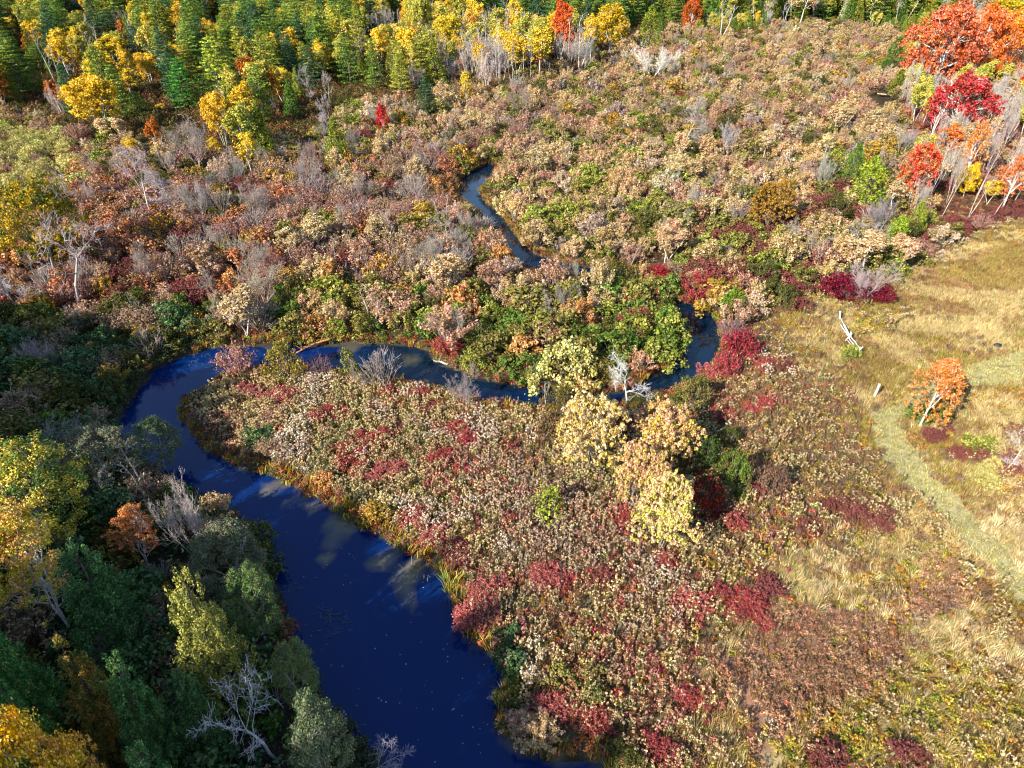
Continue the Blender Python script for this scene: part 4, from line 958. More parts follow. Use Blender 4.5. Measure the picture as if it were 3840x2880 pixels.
HX = np.array([p['X'] for p in PLANTS]); HY = np.array([p['Y'] for p in PLANTS]); HR = np.array([p['R'] for p in PLANTS]); HT = np.array([p['H'] for p in PLANTS])
HU, HVT, HD = proj(HX, HY, HT); _, HVB, _ = proj(HX, HY, HT * .6); HRU = F * HR / HD; HTREE = HT > 6
TREES = {'pine_tree', 'cedar_tree', 'aspen_tree', 'maple_tree', 'bare_tree'}
for zn, (sp, pal) in PAL.items():
    y0, y1 = (14, 480) if 'forest' not in zn and zn not in ('edgeR', 'trunks') else (150, 560)
    X, Y = jgrid(-430, 430, y0, y1, sp)
    k = in_cone(X, Y); X, Y = X[k], Y[k]
    k = zone_of(X, Y) == zn; X, Y = X[k], Y[k]
    k = ~inside(MEADOW, X, Y); X, Y = X[k], Y[k]
    sdv = river_sd(X, Y)
    names = [p[0] for p in pal]; ws = np.array([p[1] for p in pal]); ws = np.cumsum(ws / ws.sum())
    # neighbours tend to be of one sort
    q = vnoise(X, Y, sp * 2.6, 31 + len(zn)); rk = np.argsort(np.argsort(q)) / max(1, len(q))
    rnd = RNG.random(len(X))
    perm = (rk * 5.0) % 1.0
    pick = np.where(RNG.random(len(X)) < .62, perm, rnd)
    for x, y, s_, pk in zip(X, Y, sdv, pick):
        nm = names[int(np.searchsorted(ws, min(pk, .999)))]
        kd = SPEC[nm][0]; tree = kd in TREES
        need = 1.3 if tree else .8
        if zn == 'shadebank': need = 1.6
        if s_ < need: continue
        d = np.hypot(HX - x, HY - y)
        if ((d < (HR * .62 + (1.4 if tree else .5)))).any(): continue
        kw = {}
        if 78 < y < 190 and zn != 'shadebank':
            dn = math.hypot(x, y); lim = 99.
            for kk in (2., 3.5, 5.5, 8., 11.):
                q_ = (x * (1 + kk / dn), y * (1 + kk / dn))
                if inside(STREAM, np.array([q_[0]]), np.array([q_[1]]))[0]: lim = min(lim, kk * (CAM_H / dn) * .8 + .15)
            if lim < 90:
                if tree or lim < .8: continue
                kw['Hmax'] = lim
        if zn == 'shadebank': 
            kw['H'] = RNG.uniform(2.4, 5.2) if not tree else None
        if nm == 'tantree': kw['H'] = RNG.uniform(5.5, 8.5)
        elif zn == 'edgeR' and tree: kw['H'] = RNG.uniform(6, 11)
        if zn == 'forestR' and tree and nm != 'tantree': kw['H'] = RNG.uniform(9, 14)
        if y > 430 and tree: kw['H'] = RNG.uniform(17, 25)
        if tree and zn in ('forestL', 'trunks', 'forestTop', 'forestR'):
            hh = kw.get('H') or RNG.uniform(*SPEC[nm][3]); kw['H'] = hh
            uu, vt, dd = proj(x, y, hh); ru = F * hh * SPEC[nm][4] * .8 / dd
            if ((HY > y - 1) & (np.abs(HU - uu) < (ru + HRU) * .62) & (vt < HVB) & (HTREE)).any():
                continue
        if not tree and zn not in ('shadebank', 'willow'):
            kw['H'] = RNG.uniform(*SPEC[nm][3]) * (1.12 if RNG.random() < .7 else 1.6)
        if zn == 'trunks' and nm == 'bwhite': kw['var'] = [1, 4, 1, 4, 0][int(RNG.integers(5))]
        hm = kw.pop('Hmax', None)
        if hm: kw['H'] = min(kw.get('H') or 3., hm)
        plant(nm, x, y, **{a: b for a, b in kw.items() if b is not None})
# a thin scatter of leafless trees through the thickets
for zn, nn in (('maroonL', 26), ('centreL', 24), ('mix', 46), ('centre', 12), ('rightmar', 8), ('paleC', 12), ('shadebank', 10), ('limebank', 4)):
    p = dict(ZONES).get(zn)
    c = 0
    while c < nn:
        if p is not None:
            x = RNG.uniform(p[:, 0].min(), p[:, 0].max()); y = RNG.uniform(p[:, 1].min(), p[:, 1].max())
        else: x, y = RNG.uniform(-60, 150), RNG.uniform(130, 330)
        xa, ya = np.array([x]), np.array([y])
        if not in_cone(xa, ya, 1.0, 0)[0] or zone_of(xa, ya)[0] != zn or inside(MEADOW, xa, ya)[0] or river_sd(xa, ya)[0] < 1.2: 
            continue
        c += 1
        plant('bgrey', x, y, H=RNG.uniform(4.5, 8.5), var=int(RNG.integers(6)))

# ------------------------------------------------------------------ materials of ground and water
def ground_mat():
    m, t, o = nmat('ground')
    a = attr(t, 'gcol').outputs['Color']
    g = N(t, 'ShaderNodeNewGeometry')
    n1 = N(t, 'ShaderNodeTexNoise'); t.links.new(g.outputs['Position'], n1.inputs[0]); n1.inputs['Scale'].default_value = 1.1; n1.inputs['Detail'].default_value = 9; n1.inputs['Roughness'].default_value = .7
    n2 = N(t, 'ShaderNodeTexNoise'); t.links.new(g.outputs['Position'], n2.inputs[0]); n2.inputs['Scale'].default_value = 7; n2.inputs['Detail'].default_value = 5
    hsv = N(t, 'ShaderNodeHueSaturation'); t.links.new(a, hsv.inputs['Color'])
    t.links.new(mrange(t, n1.outputs[0], .3, .7, .5, 1.5), hsv.inputs['Value']); t.links.new(mrange(t, n2.outputs[0], .3, .7, .48, .52), hsv.inputs['Hue'])
    p = N(t, 'ShaderNodeBsdfPrincipled'); t.links.new(hsv.outputs[0], p.inputs['Base Color']); p.inputs['Roughness'].default_value = .95; p.inputs['Specular IOR Level'].default_value = .1
    bp = N(t, 'ShaderNodeBump'); t.links.new(n2.outputs[0], bp.inputs['Height']); bp.inputs['Strength'].default_value = .8; bp.inputs['Distance'].default_value = .12
    t.links.new(bp.outputs[0], p.inputs['Normal']); t.links.new(p.outputs[0], o.inputs[0])
    return m

def water_mat():
    m, t, o = nmat('river_water')
    sh = attr(t, 'shallow').outputs['Fac']; up = attr(t, 'upstream').outputs['Fac']
    g = N(t, 'ShaderNodeNewGeometry')
    nz = N(t, 'ShaderNodeTexNoise'); t.links.new(g.outputs['Position'], nz.inputs[0]); nz.inputs['Scale'].default_value = .35; nz.inputs['Detail'].default_value = 6
    ad = N(t, 'ShaderNodeMath', operation='MULTIPLY_ADD'); t.links.new(nz.outputs[0], ad.inputs[0]); ad.inputs[1].default_value = .9; t.links.new(sh, ad.inputs[2])
    f = mrange(t, ad.outputs[0], .75, 1.35, 0, 1)
    deep = mixc(t, (.0005, .013, .075, 1), (.002, .010, .014, 1), up)
    silt = mixc(t, (.16, .135, .07, 1), (.030, .027, .009, 1), up)
    c = mixc(t, deep, silt, f)
    p = N(t, 'ShaderNodeBsdfPrincipled'); t.links.new(c, p.inputs['Base Color']); p.inputs['Roughness'].default_value = .06; p.inputs['IOR'].default_value = 1.33
    n2 = N(t, 'ShaderNodeTexNoise'); t.links.new(g.outputs['Position'], n2.inputs[0]); n2.inputs['Scale'].default_value = 1.6; n2.inputs['Detail'].default_value = 4
    bp = N(t, 'ShaderNodeBump'); t.links.new(n2.outputs[0], bp.inputs['Height']); bp.inputs['Strength'].default_value = .12; bp.inputs['Distance'].default_value = .04
    t.links.new(bp.outputs[0], p.inputs['Normal']); t.links.new(p.outputs[0], o.inputs[0])
    return m

# ------------------------------------------------------------------ ground sheet and river
def axis(lo, hi, fine, flo, fhi, grow=1.28):
    a = list(np.arange(flo, fhi + fine * .5, fine)); s = fine
    while a[-1] < hi: s *= grow; a.append(a[-1] + s)
    s = fine; b = []
    x = flo
    while x > lo: s *= grow; x -= s; b.append(x)
    return np.array(b[::-1] + a)
gx = axis(-4000, 4000, .9, -84, 104); gy = axis(-1500, 7000, .9, 16, 178)
GX, GY = np.meshgrid(gx, gy)
GZ = ground_z(GX.ravel(), GY.ravel()).reshape(GX.shape)
n0, n1_ = GX.shape
ii = (np.arange(n0 - 1)[:, None] * n1_ + np.arange(n1_ - 1)[None, :]).ravel()
GF = np.stack([ii, ii + 1, ii + 1 + n1_, ii + n1_], 1)
gcol = np.tile(np.array([.075, .055, .036]), (GX.size, 1))
fx, fy = GX.ravel(), GY.ravel()
jx = fx + (vnoise(fx, fy, 5, 21) - .5) * 5; jy = fy + (vnoise(fx, fy, 5, 22) - .5) * 5
gcol[inside(MEADOW, jx, jy)] = (.13, .095, .05)
gcol[inside(GRASS, jx, jy)] = (.30, .23, .115)
for p in PALE: gcol[inside(p, jx, jy)] = (.42, .35, .20)
for p in BROWNG: gcol[inside(p, jx, jy)] = (.27, .19, .10)
gcol[inside(RUST, jx, jy)] = (.22, .12, .075)
for p in PATH: gcol[inside(p, fx, fy)] = (.29, .255, .13)
far = (fy > 300) | (np.abs(fx) > 320)
gcol[far] = (.06, .065, .03)
gcol[river_sd(fx, fy) < .1] = (.03, .024, .014)
gm = mk_mesh('ground', np.stack([fx, fy, GZ.ravel()], 1), [GF], [ground_mat()], smooth=True)
at = gm.attributes.new('gcol', 'FLOAT_COLOR', 'POINT'); at.data.foreach_set('color', np.concatenate([gcol, np.ones((len(gcol), 1))], 1).astype(np.float32).ravel())
g_o = bpy.data.objects.new('ground', gm); COL.objects.link(g_o); g_o['kind'] = 'structure'

wx = np.arange(-80, 120, .8); wy = np.arange(-8, 262, .8)
WX, WY = np.meshgrid(wx, wy); s_ = river_sd(WX.ravel(), WY.ravel()).reshape(WX.shape)
ok = (s_ < 2.0)
i = (np.arange(len(wy) - 1)[:, None] * len(wx) + np.arange(len(wx) - 1)[None, :])
keep = (ok[:-1, :-1] | ok[1:, :-1] | ok[:-1, 1:] | ok[1:, 1:]).ravel()
i = i.ravel()[keep]
WF = np.stack([i, i + 1, i + 1 + len(wx), i + len(wx)], 1)
used, inv = np.unique(WF, return_inverse=True)
WV = np.stack([WX.ravel(), WY.ravel(), np.full(WX.size, -.32)], 1)[used]
shal = np.clip(1 + s_.ravel()[used] / 1.2, 0, 1) * .55
# silty shelves under water along the promontory; some pale spots paint in sun patches
for (u, v, r) in [(585, 1056, 2.6), (650, 1085, 1.8), (830, 1200, 2.4), (880, 1255, 2.6), (745, 1140, 2.6), (912, 1236, 2.2), (700, 1200, 2.0), (1010, 1290, 1.6), (880, 770, 2.5), (760, 752, 3)]:
    x, y = gpt(u, v); shal = np.maximum(shal, .7 * np.clip(1.3 - np.hypot((WV[:, 0] - x) * 1.2 + (vnoise(WV[:, 0], WV[:, 1], 2., 5) - .5) * 3, WV[:, 1] - y + (vnoise(WV[:, 0], WV[:, 1], 2., 6) - .5) * 3) / r, 0, 1))
upst = np.clip((WV[:, 0] + 28) / 10, 0, 1) * np.clip((WV[:, 1] - 68) / 6, 0, 1)
upst = np.maximum(upst * .8, 0)
wm = mk_mesh('river', WV, [inv.reshape(-1, 4)], [water_mat()], smooth=True)
for nm, vv_ in (('shallow', shal), ('upstream', upst)):
    a = wm.attributes.new(nm, 'FLOAT', 'POINT'); a.data.foreach_set('value', vv_.astype(np.float32))
w_o = bpy.data.objects.new('river_water', wm); COL.objects.link(w_o); w_o['kind'] = 'structure'

# ------------------------------------------------------------------ which plants are individuals
HZ = ground_z(np.array([p['X'] for p in PLANTS]), np.array([p['Y'] for p in PLANTS]))
BW, BH = 830, 622
buf = np.full((BH, BW), -1, np.int32)
for p, z in zip(PLANTS, HZ):
    p['Z'] = float(max(z, -.4)) - .03
order = sorted(range(len(PLANTS)), key=lambda i: PLANTS[i]['Y'])
sc_ = BW / 2212.
for i in order:
    p = PLANTS[i]
    u, vc, d = proj(p['X'], p['Y'], p['H'] * .55); u0, vt, _ = proj(p['X'], p['Y'], p['H']); _, vb_, _ = proj(p['X'], p['Y'], 0)
    ru = F * p['R'] * .85 / d * sc_; rv = max(1., (vb_ - vt) * .5 * sc_ + ru * .25)
    p['px'] = float(ru * 2 / sc_); p['u'] = float(u); p['v'] = float(vc)
    u = u * sc_; vc = vc * sc_
    x0, x1 = int(max(0, u - ru)), int(min(BW - 1, u + ru)); y0, y1 = int(max(0, vc - rv)), int(min(BH - 1, vc + rv))
    if x1 < x0 or y1 < y0: continue
    yy, xx = np.mgrid[y0:y1 + 1, x0:x1 + 1]
    e = ((xx - u) / max(ru, .7)) ** 2 + ((yy - vc) / rv) ** 2 <= 1
    if p['kind'] in ('bare_tree', 'bare_shrub'): e &= ((xx + yy) % 2 == 0)
    sub = buf[y0:y1 + 1, x0:x1 + 1]
    sub[e & (sub < 0)] = i
seen = np.bincount(buf[buf >= 0], minlength=len(PLANTS))
bykind = {}
for i, p in enumerate(PLANTS): bykind.setdefault(p['kind'], []).append(i)
indiv = set()
for k, ids in bykind.items():
    ids = sorted(ids, key=lambda i: (-(10 ** 6) if PLANTS[i]['hand'] else 0) - seen[i] * PLANTS[i]['px'] ** .5)
    indiv |= set(i for i in ids[:290] if seen[i] >= 9 or (PLANTS[i]['hand'] and seen[i] > 0))
print('plants', len(PLANTS), 'individuals', len(indiv), {k: len(v) for k, v in bykind.items()})

# ------------------------------------------------------------------ labels
LAND = [('the scarlet young maple', 825, 262), ('the white spreading snag', 1415, 140), ('the big leaning dead tree', 250, 400), ('the crimson maple', 2085, 235),
 ('the blue stream opening', 1020, 400), ('the broken rail fence', 1830, 715), ('the lone orange tree', 2040, 860), ('the white dead tree above the gold', 1357, 825),
 ('the largest gold tree', 1275, 945), ('the east river bend', 1505, 730), ('the broad white dead tree', 115, 580), ('the yellow topped riverside cedar', 420, 1300),
 ('the bare white bank tree', 545, 1540), ('the golden yellow maple', 1320, 70), ('the dark pond', 1905, 222), ('the yellow cone-shaped maple', 2096, 395),
 ('the largest lime cedar', 1880, 400), ('the wide amber shrub', 1667, 450), ('the western river bend', 340, 800), ('the white fork-trunked tree', 1573, 310),
 ('the vase-shaped grey tree', 415, 310), ('the largest golden aspen', 200, 240), ('the big olive pine', 575, 140), ('the largest grey leafless tree', 1482, 270),
 ('the driftwood snag', 965, 785), ('the promontory tip', 420, 910), ('the lemon gold tree', 1440, 1120), ('the round bright green shrub', 1585, 655),
 ('the fallen trunk', 680, 748), ('the tall white bare trunks', 1077, 120), ('the feathery grey tree', 545, 610), ('the lone lime shrub', 1190, 1085),
 ('the solitary olive cedar', 724, 310), ('the reed tufts', 982, 1280), ('the leaning gold leaved tree', 80, 1250), ('the mown path fork', 1910, 920),
 ('the pink feathery shrub', 1190, 596), ('the pair of thin grey trees', 878, 340), ('the white snag over the wetland', 1830, 280), ('the bottom bank of goldenrod', 1500, 1500)]
LAND = [l for l in LAND if l[0] not in ('the pair of thin grey trees', 'the pink feathery shrub', 'the bottom bank of goldenrod')]
ORD = ['', 'second ', 'third ', 'fourth ', 'fifth ', 'sixth ', 'seventh ', 'eighth ', 'ninth ', 'tenth ', 'eleventh ', 'twelfth ', 'thirteenth ', 'fourteenth ', 'fifteenth ', 'sixteenth ',
       'seventeenth ', 'eighteenth ', 'nineteenth ', 'twentieth ', 'twenty-first ', 'twenty-second ', 'twenty-third ', 'twenty-fourth ', 'twenty-fifth ', 'twenty-sixth ', 'twenty-seventh ', 'twenty-eighth ', 'twenty-ninth ', 'thirtieth ']
cells = {}
for i in indiv:
    p = PLANTS[i]
    if p['label']: continue
    best = min(LAND, key=lambda l: math.hypot(p['u'] - l[1], (p['v'] - l[2]) * 1.3))
    du, dv = p['u'] - best[1], (p['v'] - best[2]) * 1.3
    if abs(du) > abs(dv): rel = 'right of' if du > 0 else 'left of'
    else: rel = 'in front of' if dv > 0 else 'behind'
    cells.setdefault((p['look'], p['noun'], rel, best[0]), []).append((math.hypot(du, dv), i))
for (lk, nn, rel, lm), lst in cells.items():
    lst.sort()
    for k, (_, i) in enumerate(lst):
        if len(lst) == 1: PLANTS[i]['label'] = '%s %s %s %s' % (lk, nn, rel, lm)
        else: PLANTS[i]['label'] = '%snearest %s %s %s %s' % (ORD[min(k, 29)], lk, nn, rel, lm)
GROUP = {'wide_maple_tree': 'maples in autumn colour', 'wide_aspen_tree': 'aspens in autumn yellow', 'wide_sunlit_tree': None, 'pine_tree': 'pines of the forest edge', 'cedar_tree': 'cedars of the forest and wetland', 'aspen_tree': 'aspens in autumn yellow', 'maple_tree': 'maples in autumn colour', 'bare_tree': 'leafless trees',
 'leafy_shrub': 'leafy shrubs of the thicket', 'dense_shrub': 'dense rounded shrubs', 'feathery_shrub': 'feathery seed shrubs', 'dogwood_shrub': 'red and maroon dogwoods', 'bare_shrub': 'bare twiggy shrubs',
 'sparse_shrub': 'thin leaved shrubs', 'willow_shrub': 'domed willows', 'big_cedar_tree': 'cedars of the shaded bank', 'sunlit_tree': 'broad trees of the near bank', 'gold_tree': 'gold cluster trees', 'lone_orange_tree': None}
CAT = {'wide_maple_tree': 'maple', 'wide_aspen_tree': 'aspen', 'wide_sunlit_tree': 'tree', 'pine_tree': 'pine', 'cedar_tree': 'cedar', 'aspen_tree': 'aspen', 'maple_tree': 'maple', 'bare_tree': 'bare tree', 'big_cedar_tree': 'cedar', 'sunlit_tree': 'tree', 'gold_tree': 'tree', 'lone_orange_tree': 'tree'}
OBN = {'wide_maple_tree': 'maple_tree', 'wide_aspen_tree': 'aspen_tree', 'wide_sunlit_tree': 'broadleaf_tree', 'big_cedar_tree': 'cedar_tree', 'sunlit_tree': 'broadleaf_tree', 'lone_orange_tree': 'maple_tree', 'feathery_shrub': 'seed_shrub', 'dense_shrub': 'rounded_shrub', 'sparse_shrub': 'thin_shrub'}

def place(o, p, pr):
    o.location = (p['X'], p['Y'], p['Z'])
    o.rotation_euler = (p['tilt'][0], p['tilt'][1], p['rz'] if p['tilt'] == (0, 0) else 0)
    sx = p['R'] / pr['R']; o.scale = (sx, sx, p['H'] / pr['H'])
for i in sorted(indiv, key=lambda i: -PLANTS[i]['px']):
    p = PLANTS[i]; pr = PROTO[p['kind']][p['var']]
    nm = OBN.get(p['kind'], p['kind'])
    tree = 'tree' in p['kind']
    withparts = p['px'] > (24 if tree else 34)
    if withparts:
        r = bpy.data.objects.new(nm, None); r.empty_display_size = .3
        for pn, me in pr['parts'].items():
            c = bpy.data.objects.new(pn, me); c.parent = r; COL.objects.link(c)
            c['tint'] = p['t1']; c['tint2'] = p['t2']
    else:
        r = bpy.data.objects.new(nm, pr['joined']); r['tint'] = p['t1']; r['tint2'] = p['t2']
    COL.objects.link(r); place(r, p, pr)
    r['label'] = p['label']; r['category'] = CAT.get(p['kind'], 'shrub')
    if GROUP.get(p['kind']): r['group'] = GROUP[p['kind']]

# the rest of each sort, one object per habit
def stuff_from(ids, name, label, cat):
    if not ids: return
    meshes = []; key = {}
    ids = list(ids); idx = []
    for i in ids:
        kk = (PLANTS[i]['kind'], PLANTS[i]['var'])
        if kk not in key: key[kk] = len(meshes); meshes.append(PROTO[kk[0]][kk[1]]['joined'])
        idx.append(key[kk])
    P = [PLANTS[i] for i in ids]
    pts = [(p['X'], p['Y'], p['Z']) for p in P]; rot = [(p['tilt'][0], p['tilt'][1], p['rz']) for p in P]
    sc = [(p['R'] / PROTO[p['kind']][p['var']]['R'],) * 2 + (p['H'] / PROTO[p['kind']][p['var']]['H'],) for p in P]
    make_stuff(name, label, cat, pts, rot, sc, idx, [p['t1'] for p in P], [p['t2'] for p in P], meshes)
rest = [i for i in range(len(PLANTS)) if i not in indiv]
stuff_from([i for i in rest if 'tree' in PLANTS[i]['kind']], 'forest', 'mixed forest of pines aspens and bare trees filling the gaps behind', 'forest')
stuff_from([i for i in rest if 'tree' not in PLANTS[i]['kind']], 'undergrowth', 'mixed autumn undergrowth filling the gaps of the thickets', 'undergrowth')

# woodland on the rise behind the viewpoint: it shades the left bank and most of the near river
sh = []
shrng = np.random.default_rng(5)
for row, (off, hmin, hmax) in enumerate([(0, 22, 27), (-7, 24, 30), (-15, 24, 31)]):
    a = np.array([-24., -8.]); b = np.array([-92., 56.])
    dv = (b - a) / np.linalg.norm(b - a); nrm = np.array([-dv[1], dv[0]]) * -1
    s = 0
    while s < np.linalg.norm(b - a) + 40:
        pr_ = s / np.linalg.norm(b - a)
        hh = 29 if pr_ < .20 else 24.5 if pr_ < .27 else 29 if pr_ < .42 else 24 if pr_ < .6 else 30.5 if pr_ < 1.1 else 24
        q = a + dv * s - np.array([.69, .72]) * (-off) + shrng.normal(size=2) * .8
        sh.append((q[0], q[1], hh + (-off) * .5 + shrng.normal() * .7)); s += 3.6
SH = [s for s in sh]
pts = [(x, y, 0) for x, y, h in SH]
idx = shrng.integers(0, 4, len(SH))
protos = [PROTO['pine_tree'][0], PROTO['pine_tree'][1], PROTO['maple_tree'][0], PROTO['maple_tree'][1]]
scl = [(3.9 / protos[k]['R'] * 1.15,) * 2 + (h / protos[k]['H'],) for (x, y, h), k in zip(SH, idx)]
make_stuff('near_woods', 'tall woods on the near side shading the river bank', 'woods', pts, [(0, 0, shrng.uniform(0, TAU)) for _ in SH], scl, idx,
    [C(90, 120, 60)] * len(SH), [C(120, 110, 50)] * len(SH), [q['joined'] for q in protos])

# ------------------------------------------------------------------ mass cover of the open ground
def cover_points(name, label, cat, X, Y, cls):
    """cls: array of class names -> proto + colours from COVERS"""
    Z = ground_z(X, Y) - .02
    n = len(X); idx = np.zeros(n, int); s = np.zeros((n, 3)); t1 = np.zeros((n, 4)); t2 = np.zeros((n, 4)); rot = np.zeros((n, 3))
    big = vnoise(X, Y, 3.5, 41)
    for c in np.unique(cls):
        k = np.where(cls == c)[0]; proto, a, b, sc, hs, keep = COVERS[str(c)]
        opts = CIDX[proto]
        idx[k] = np.array(opts)[RNG.integers(0, len(opts), len(k))]
        ss = sc * RNG.uniform(.75, 1.25, len(k)); s[k, 0] = ss; s[k, 1] = ss; s[k, 2] = ss * hs * RNG.uniform(.85, 1.15, len(k)) * (.85 + .3 * big[k])
        v = (1 + RNG.normal(size=(len(k), 1)) * .1) * (.82 + .36 * big[k])[:, None]
        h = 1 + RNG.normal(size=(len(k), 3)) * .045
        t1[k] = np.clip(np.array(C(*a))[None] * np.concatenate([v * h, v * 0 + 1], 1), 0, .92)
        t2[k] = np.clip(np.array(C(*b))[None] * np.concatenate([v * h, v * 0 + 1], 1), 0, .92)
        tuft = 'tuft' in proto
        rot[k, 2] = RNG.uniform(-1.5, 1.5, len(k)) if tuft else RNG.uniform(0, TAU, len(k))
        rot[k, 0] = RNG.normal(size=len(k)) * (.16 if tuft else .1); rot[k, 1] = RNG.normal(size=len(k)) * (.16 if tuft else .1)
    used = np.unique(idx); remap = {int(u): j for j, u in enumerate(used)}
    make_stuff(name, label, cat, np.stack([X, Y, Z], 1), rot, s, [remap[int(q)] for q in idx], t1, t2, [COVER[int(u)] for u in used])

# class: proto, tint, tint2, scale, height scale, share kept
COVERS = {
 'fluff': ('goldenrod', (232, 204, 148), (164, 134, 72), 1.0, 1.0, 1), 'fluffg': ('goldenrod', (222, 204, 144), (150, 142, 72), 1.0, 1.0, 1),
 'fluffp': ('goldenrod', (206, 180, 150), (144, 116, 82), 1.0, 1.0, 1), 'fluffw': ('goldenrod', (250, 230, 200), (156, 126, 84), 1.0, 1.0, 1),
 'fluffr': ('goldenrod', (212, 148, 124), (158, 84, 68), 1.0, .95, 1),
 'seed': ('seedweed', (170, 128, 88), (112, 80, 52), 1.1, 1.05, 1), 'seedr': ('seedweed', (190, 124, 88), (138, 82, 58), 1.1, 1.05, 1),
 'redw': ('weed', (196, 92, 84), (158, 92, 76), 1.0, 1.05, 1), 'gold': ('weed', (214, 180, 100), (168, 132, 70), .95, .9, 1),
 'weedy': ('weed', (186, 176, 62), (124, 118, 46), .9, .8, 1), 'weedr': ('weed', (170, 60, 50), (110, 50, 44), .9, .9, 1), 'weedo': ('weed', (202, 132, 56), (142, 92, 46), .9, .9, 1), 'weedg': ('weed', (140, 156, 60), (96, 112, 44), .9, .8, 1),
 'tan': ('tuft', (208, 178, 122), (164, 134, 84), .9, .85, 1), 'olive': ('tuft', (186, 166, 88), (142, 124, 62), .9, .8, 1), 'brown': ('tuft', (176, 138, 96), (132, 100, 66), .9, .85, 1),
 'pale': ('tall_tuft', (240, 220, 172), (200, 174, 124), .85, .8, 1), 'straw': ('tall_tuft', (220, 198, 140), (176, 152, 94), .8, .7, 1), 'palegreen': ('tuft', (200, 194, 120), (158, 154, 84), 1.1, .6, 1),
 'yolive': ('weed', (206, 188, 74), (150, 136, 56), 1.0, .75, 1), 'amberw': ('weed', (206, 156, 62), (146, 104, 46), 1.0, .8, 1),
 'rustw': ('seedweed', (210, 160, 116), (162, 116, 82), 1.25, .95, 1), 'path': ('short_tuft', (184, 182, 104), (190, 174, 112), 1.3, .9, 1), 'pathd': ('short_tuft', (186, 170, 106), (150, 150, 70), 1.3, 1.0, 1),
 'bank': ('tuft', (206, 190, 84), (190, 140, 66), 1.2, 1.0, 1), 'bankr': ('weed', (206, 134, 70), (160, 80, 56), 1.0, .9, 1),
}
def pickc(n, items):
    names = [a for a, _ in items]; ws = np.array([b for _, b in items], float)
    return np.array(names, dtype='U10')[RNG.choice(len(names), n, p=ws / ws.sum())]

X, Y = jgrid(-60, 150, 14, 190, .62)
k = in_cone(X, Y, 1.1, 5); X, Y = X[k], Y[k]
k = inside(MEADOW, X, Y); X, Y = X[k], Y[k]
sdv = river_sd(X, Y); k = sdv > -.1; X, Y, sdv = X[k], Y[k], sdv[k]
jx = X + (vnoise(X, Y, 4, 51) - .5) * 7 + RNG.normal(size=len(X)) * .9; jy = Y + (vnoise(X, Y, 4, 52) - .5) * 7 + RNG.normal(size=len(X)) * .9
rx = X + RNG.normal(size=len(X)) * 2.6; ry = Y + RNG.normal(size=len(X)) * 2.6
gr = inside(GRASS, rx, ry) & ~inside(FLUFF_STRIP, X + (vnoise(X, Y, 1.5, 53) - .5) * 2 + RNG.normal(size=len(X)) * .8, Y)
pu = inside(PURPLE, rx, ry)
q = vnoise(X, Y, 4.2, 54); q2 = vnoise(X, Y, 7, 55)
n = len(X)
cls = pickc(n, [('fluff', .44), ('fluffg', .15), ('weedy', .07), ('gold', .08), ('seed', .12), ('redw', .025), ('weedo', .05), ('weedg', .04)])
k = (q > .62); cls[k] = pickc(k.sum(), [('fluffw', .6), ('fluff', .25), ('weedg', .08), ('seed', .07)])
k = (q2 > .64); cls[k] = pickc(k.sum(), [('fluffr', .16), ('fluff', .34), ('fluffg', .1), ('seedr', .12), ('weedo', .12), ('redw', .08), ('gold', .08)])
k = (q2 < .3); cls[k] = pickc(k.sum(), [('fluffg', .5), ('weedg', .15), ('weedy', .2), ('fluff', .15)])
cls[pu] = pickc(pu.sum(), [('fluffp', .7), ('fluff', .14), ('seed', .1), ('fluffr', .06)])
k = (Y < 42) & ~gr & (q < .6) & (vnoise(X, Y, 5, 58) > .45); cls[k] = pickc(k.sum(), [('seed', .22), ('seedr', .2), ('fluff', .3), ('fluffg', .1), ('weedo', .12), ('weedy', .06)])
edge = (sdv < 1.3) & ~gr; cls[edge] = pickc(edge.sum(), [('bank', .4), ('bankr', .35), ('weedy', .15), ('fluffr', .1)])
g = gr
cls[g] = pickc(g.sum(), [('tan', .3), ('olive', .26), ('brown', .22), ('straw', .08), ('weedy', .06), ('seed', .08)])
k = g & (q > .6); cls[k] = pickc(k.sum(), [('tan', .4), ('straw', .3), ('palegreen', .2), ('olive', .1)])
k = g & (q2 < .33); cls[k] = pickc(k.sum(), [('olive', .4), ('yolive', .12), ('amberw', .18), ('tan', .2), ('brown', .1)])
k = g & (Y < 62) & (q2 >= .33) & (q2 < .62); cls[k] = pickc(k.sum(), [('straw', .22), ('amberw', .16), ('seed', .2), ('tan', .15), ('fluff', .12), ('olive', .15)])
for P in BROWNG: k = g & inside(P, jx, jy); cls[k] = pickc(k.sum(), [('brown', .5), ('tan', .3), ('olive', .2)])
for P in YOLIVE: k = g & inside(P, jx, jy); cls[k] = pickc(k.sum(), [('yolive', .42), ('amberw', .2), ('weedg', .12), ('straw', .12), ('fluff', .14)])
for P in PALE: k = g & inside(P, jx, jy); cls[k] = pickc(k.sum(), [('pale', .45), ('straw', .3), ('tan', .15), ('gold', .1)])
k = g & inside(RUST, jx, jy); cls[k] = pickc(k.sum(), [('rustw', .6), ('seedr', .08), ('brown', .1), ('tan', .12), ('gold', .05), ('weedy', .05)])
band = np.exp(-((X + .55 * (Y - 55)) / 9.) ** 2 * .5) * (X < 12) * ~gr
k = (RNG.random(n) < band * .26 * (vnoise(X, Y, 2.6, 71) > .48)); cls[k] = pickc(k.sum(), [('redw', .7), ('fluffr', .3)])
east = ~gr & (X > 12) & (RNG.random(n) < np.clip((X - 12) / 22, 0, .6)); cls[east] = pickc(east.sum(), [('gold', .25), ('seed', .3), ('tan', .2), ('weedy', .15), ('seedr', .1)])
pth = np.zeros(n, bool)
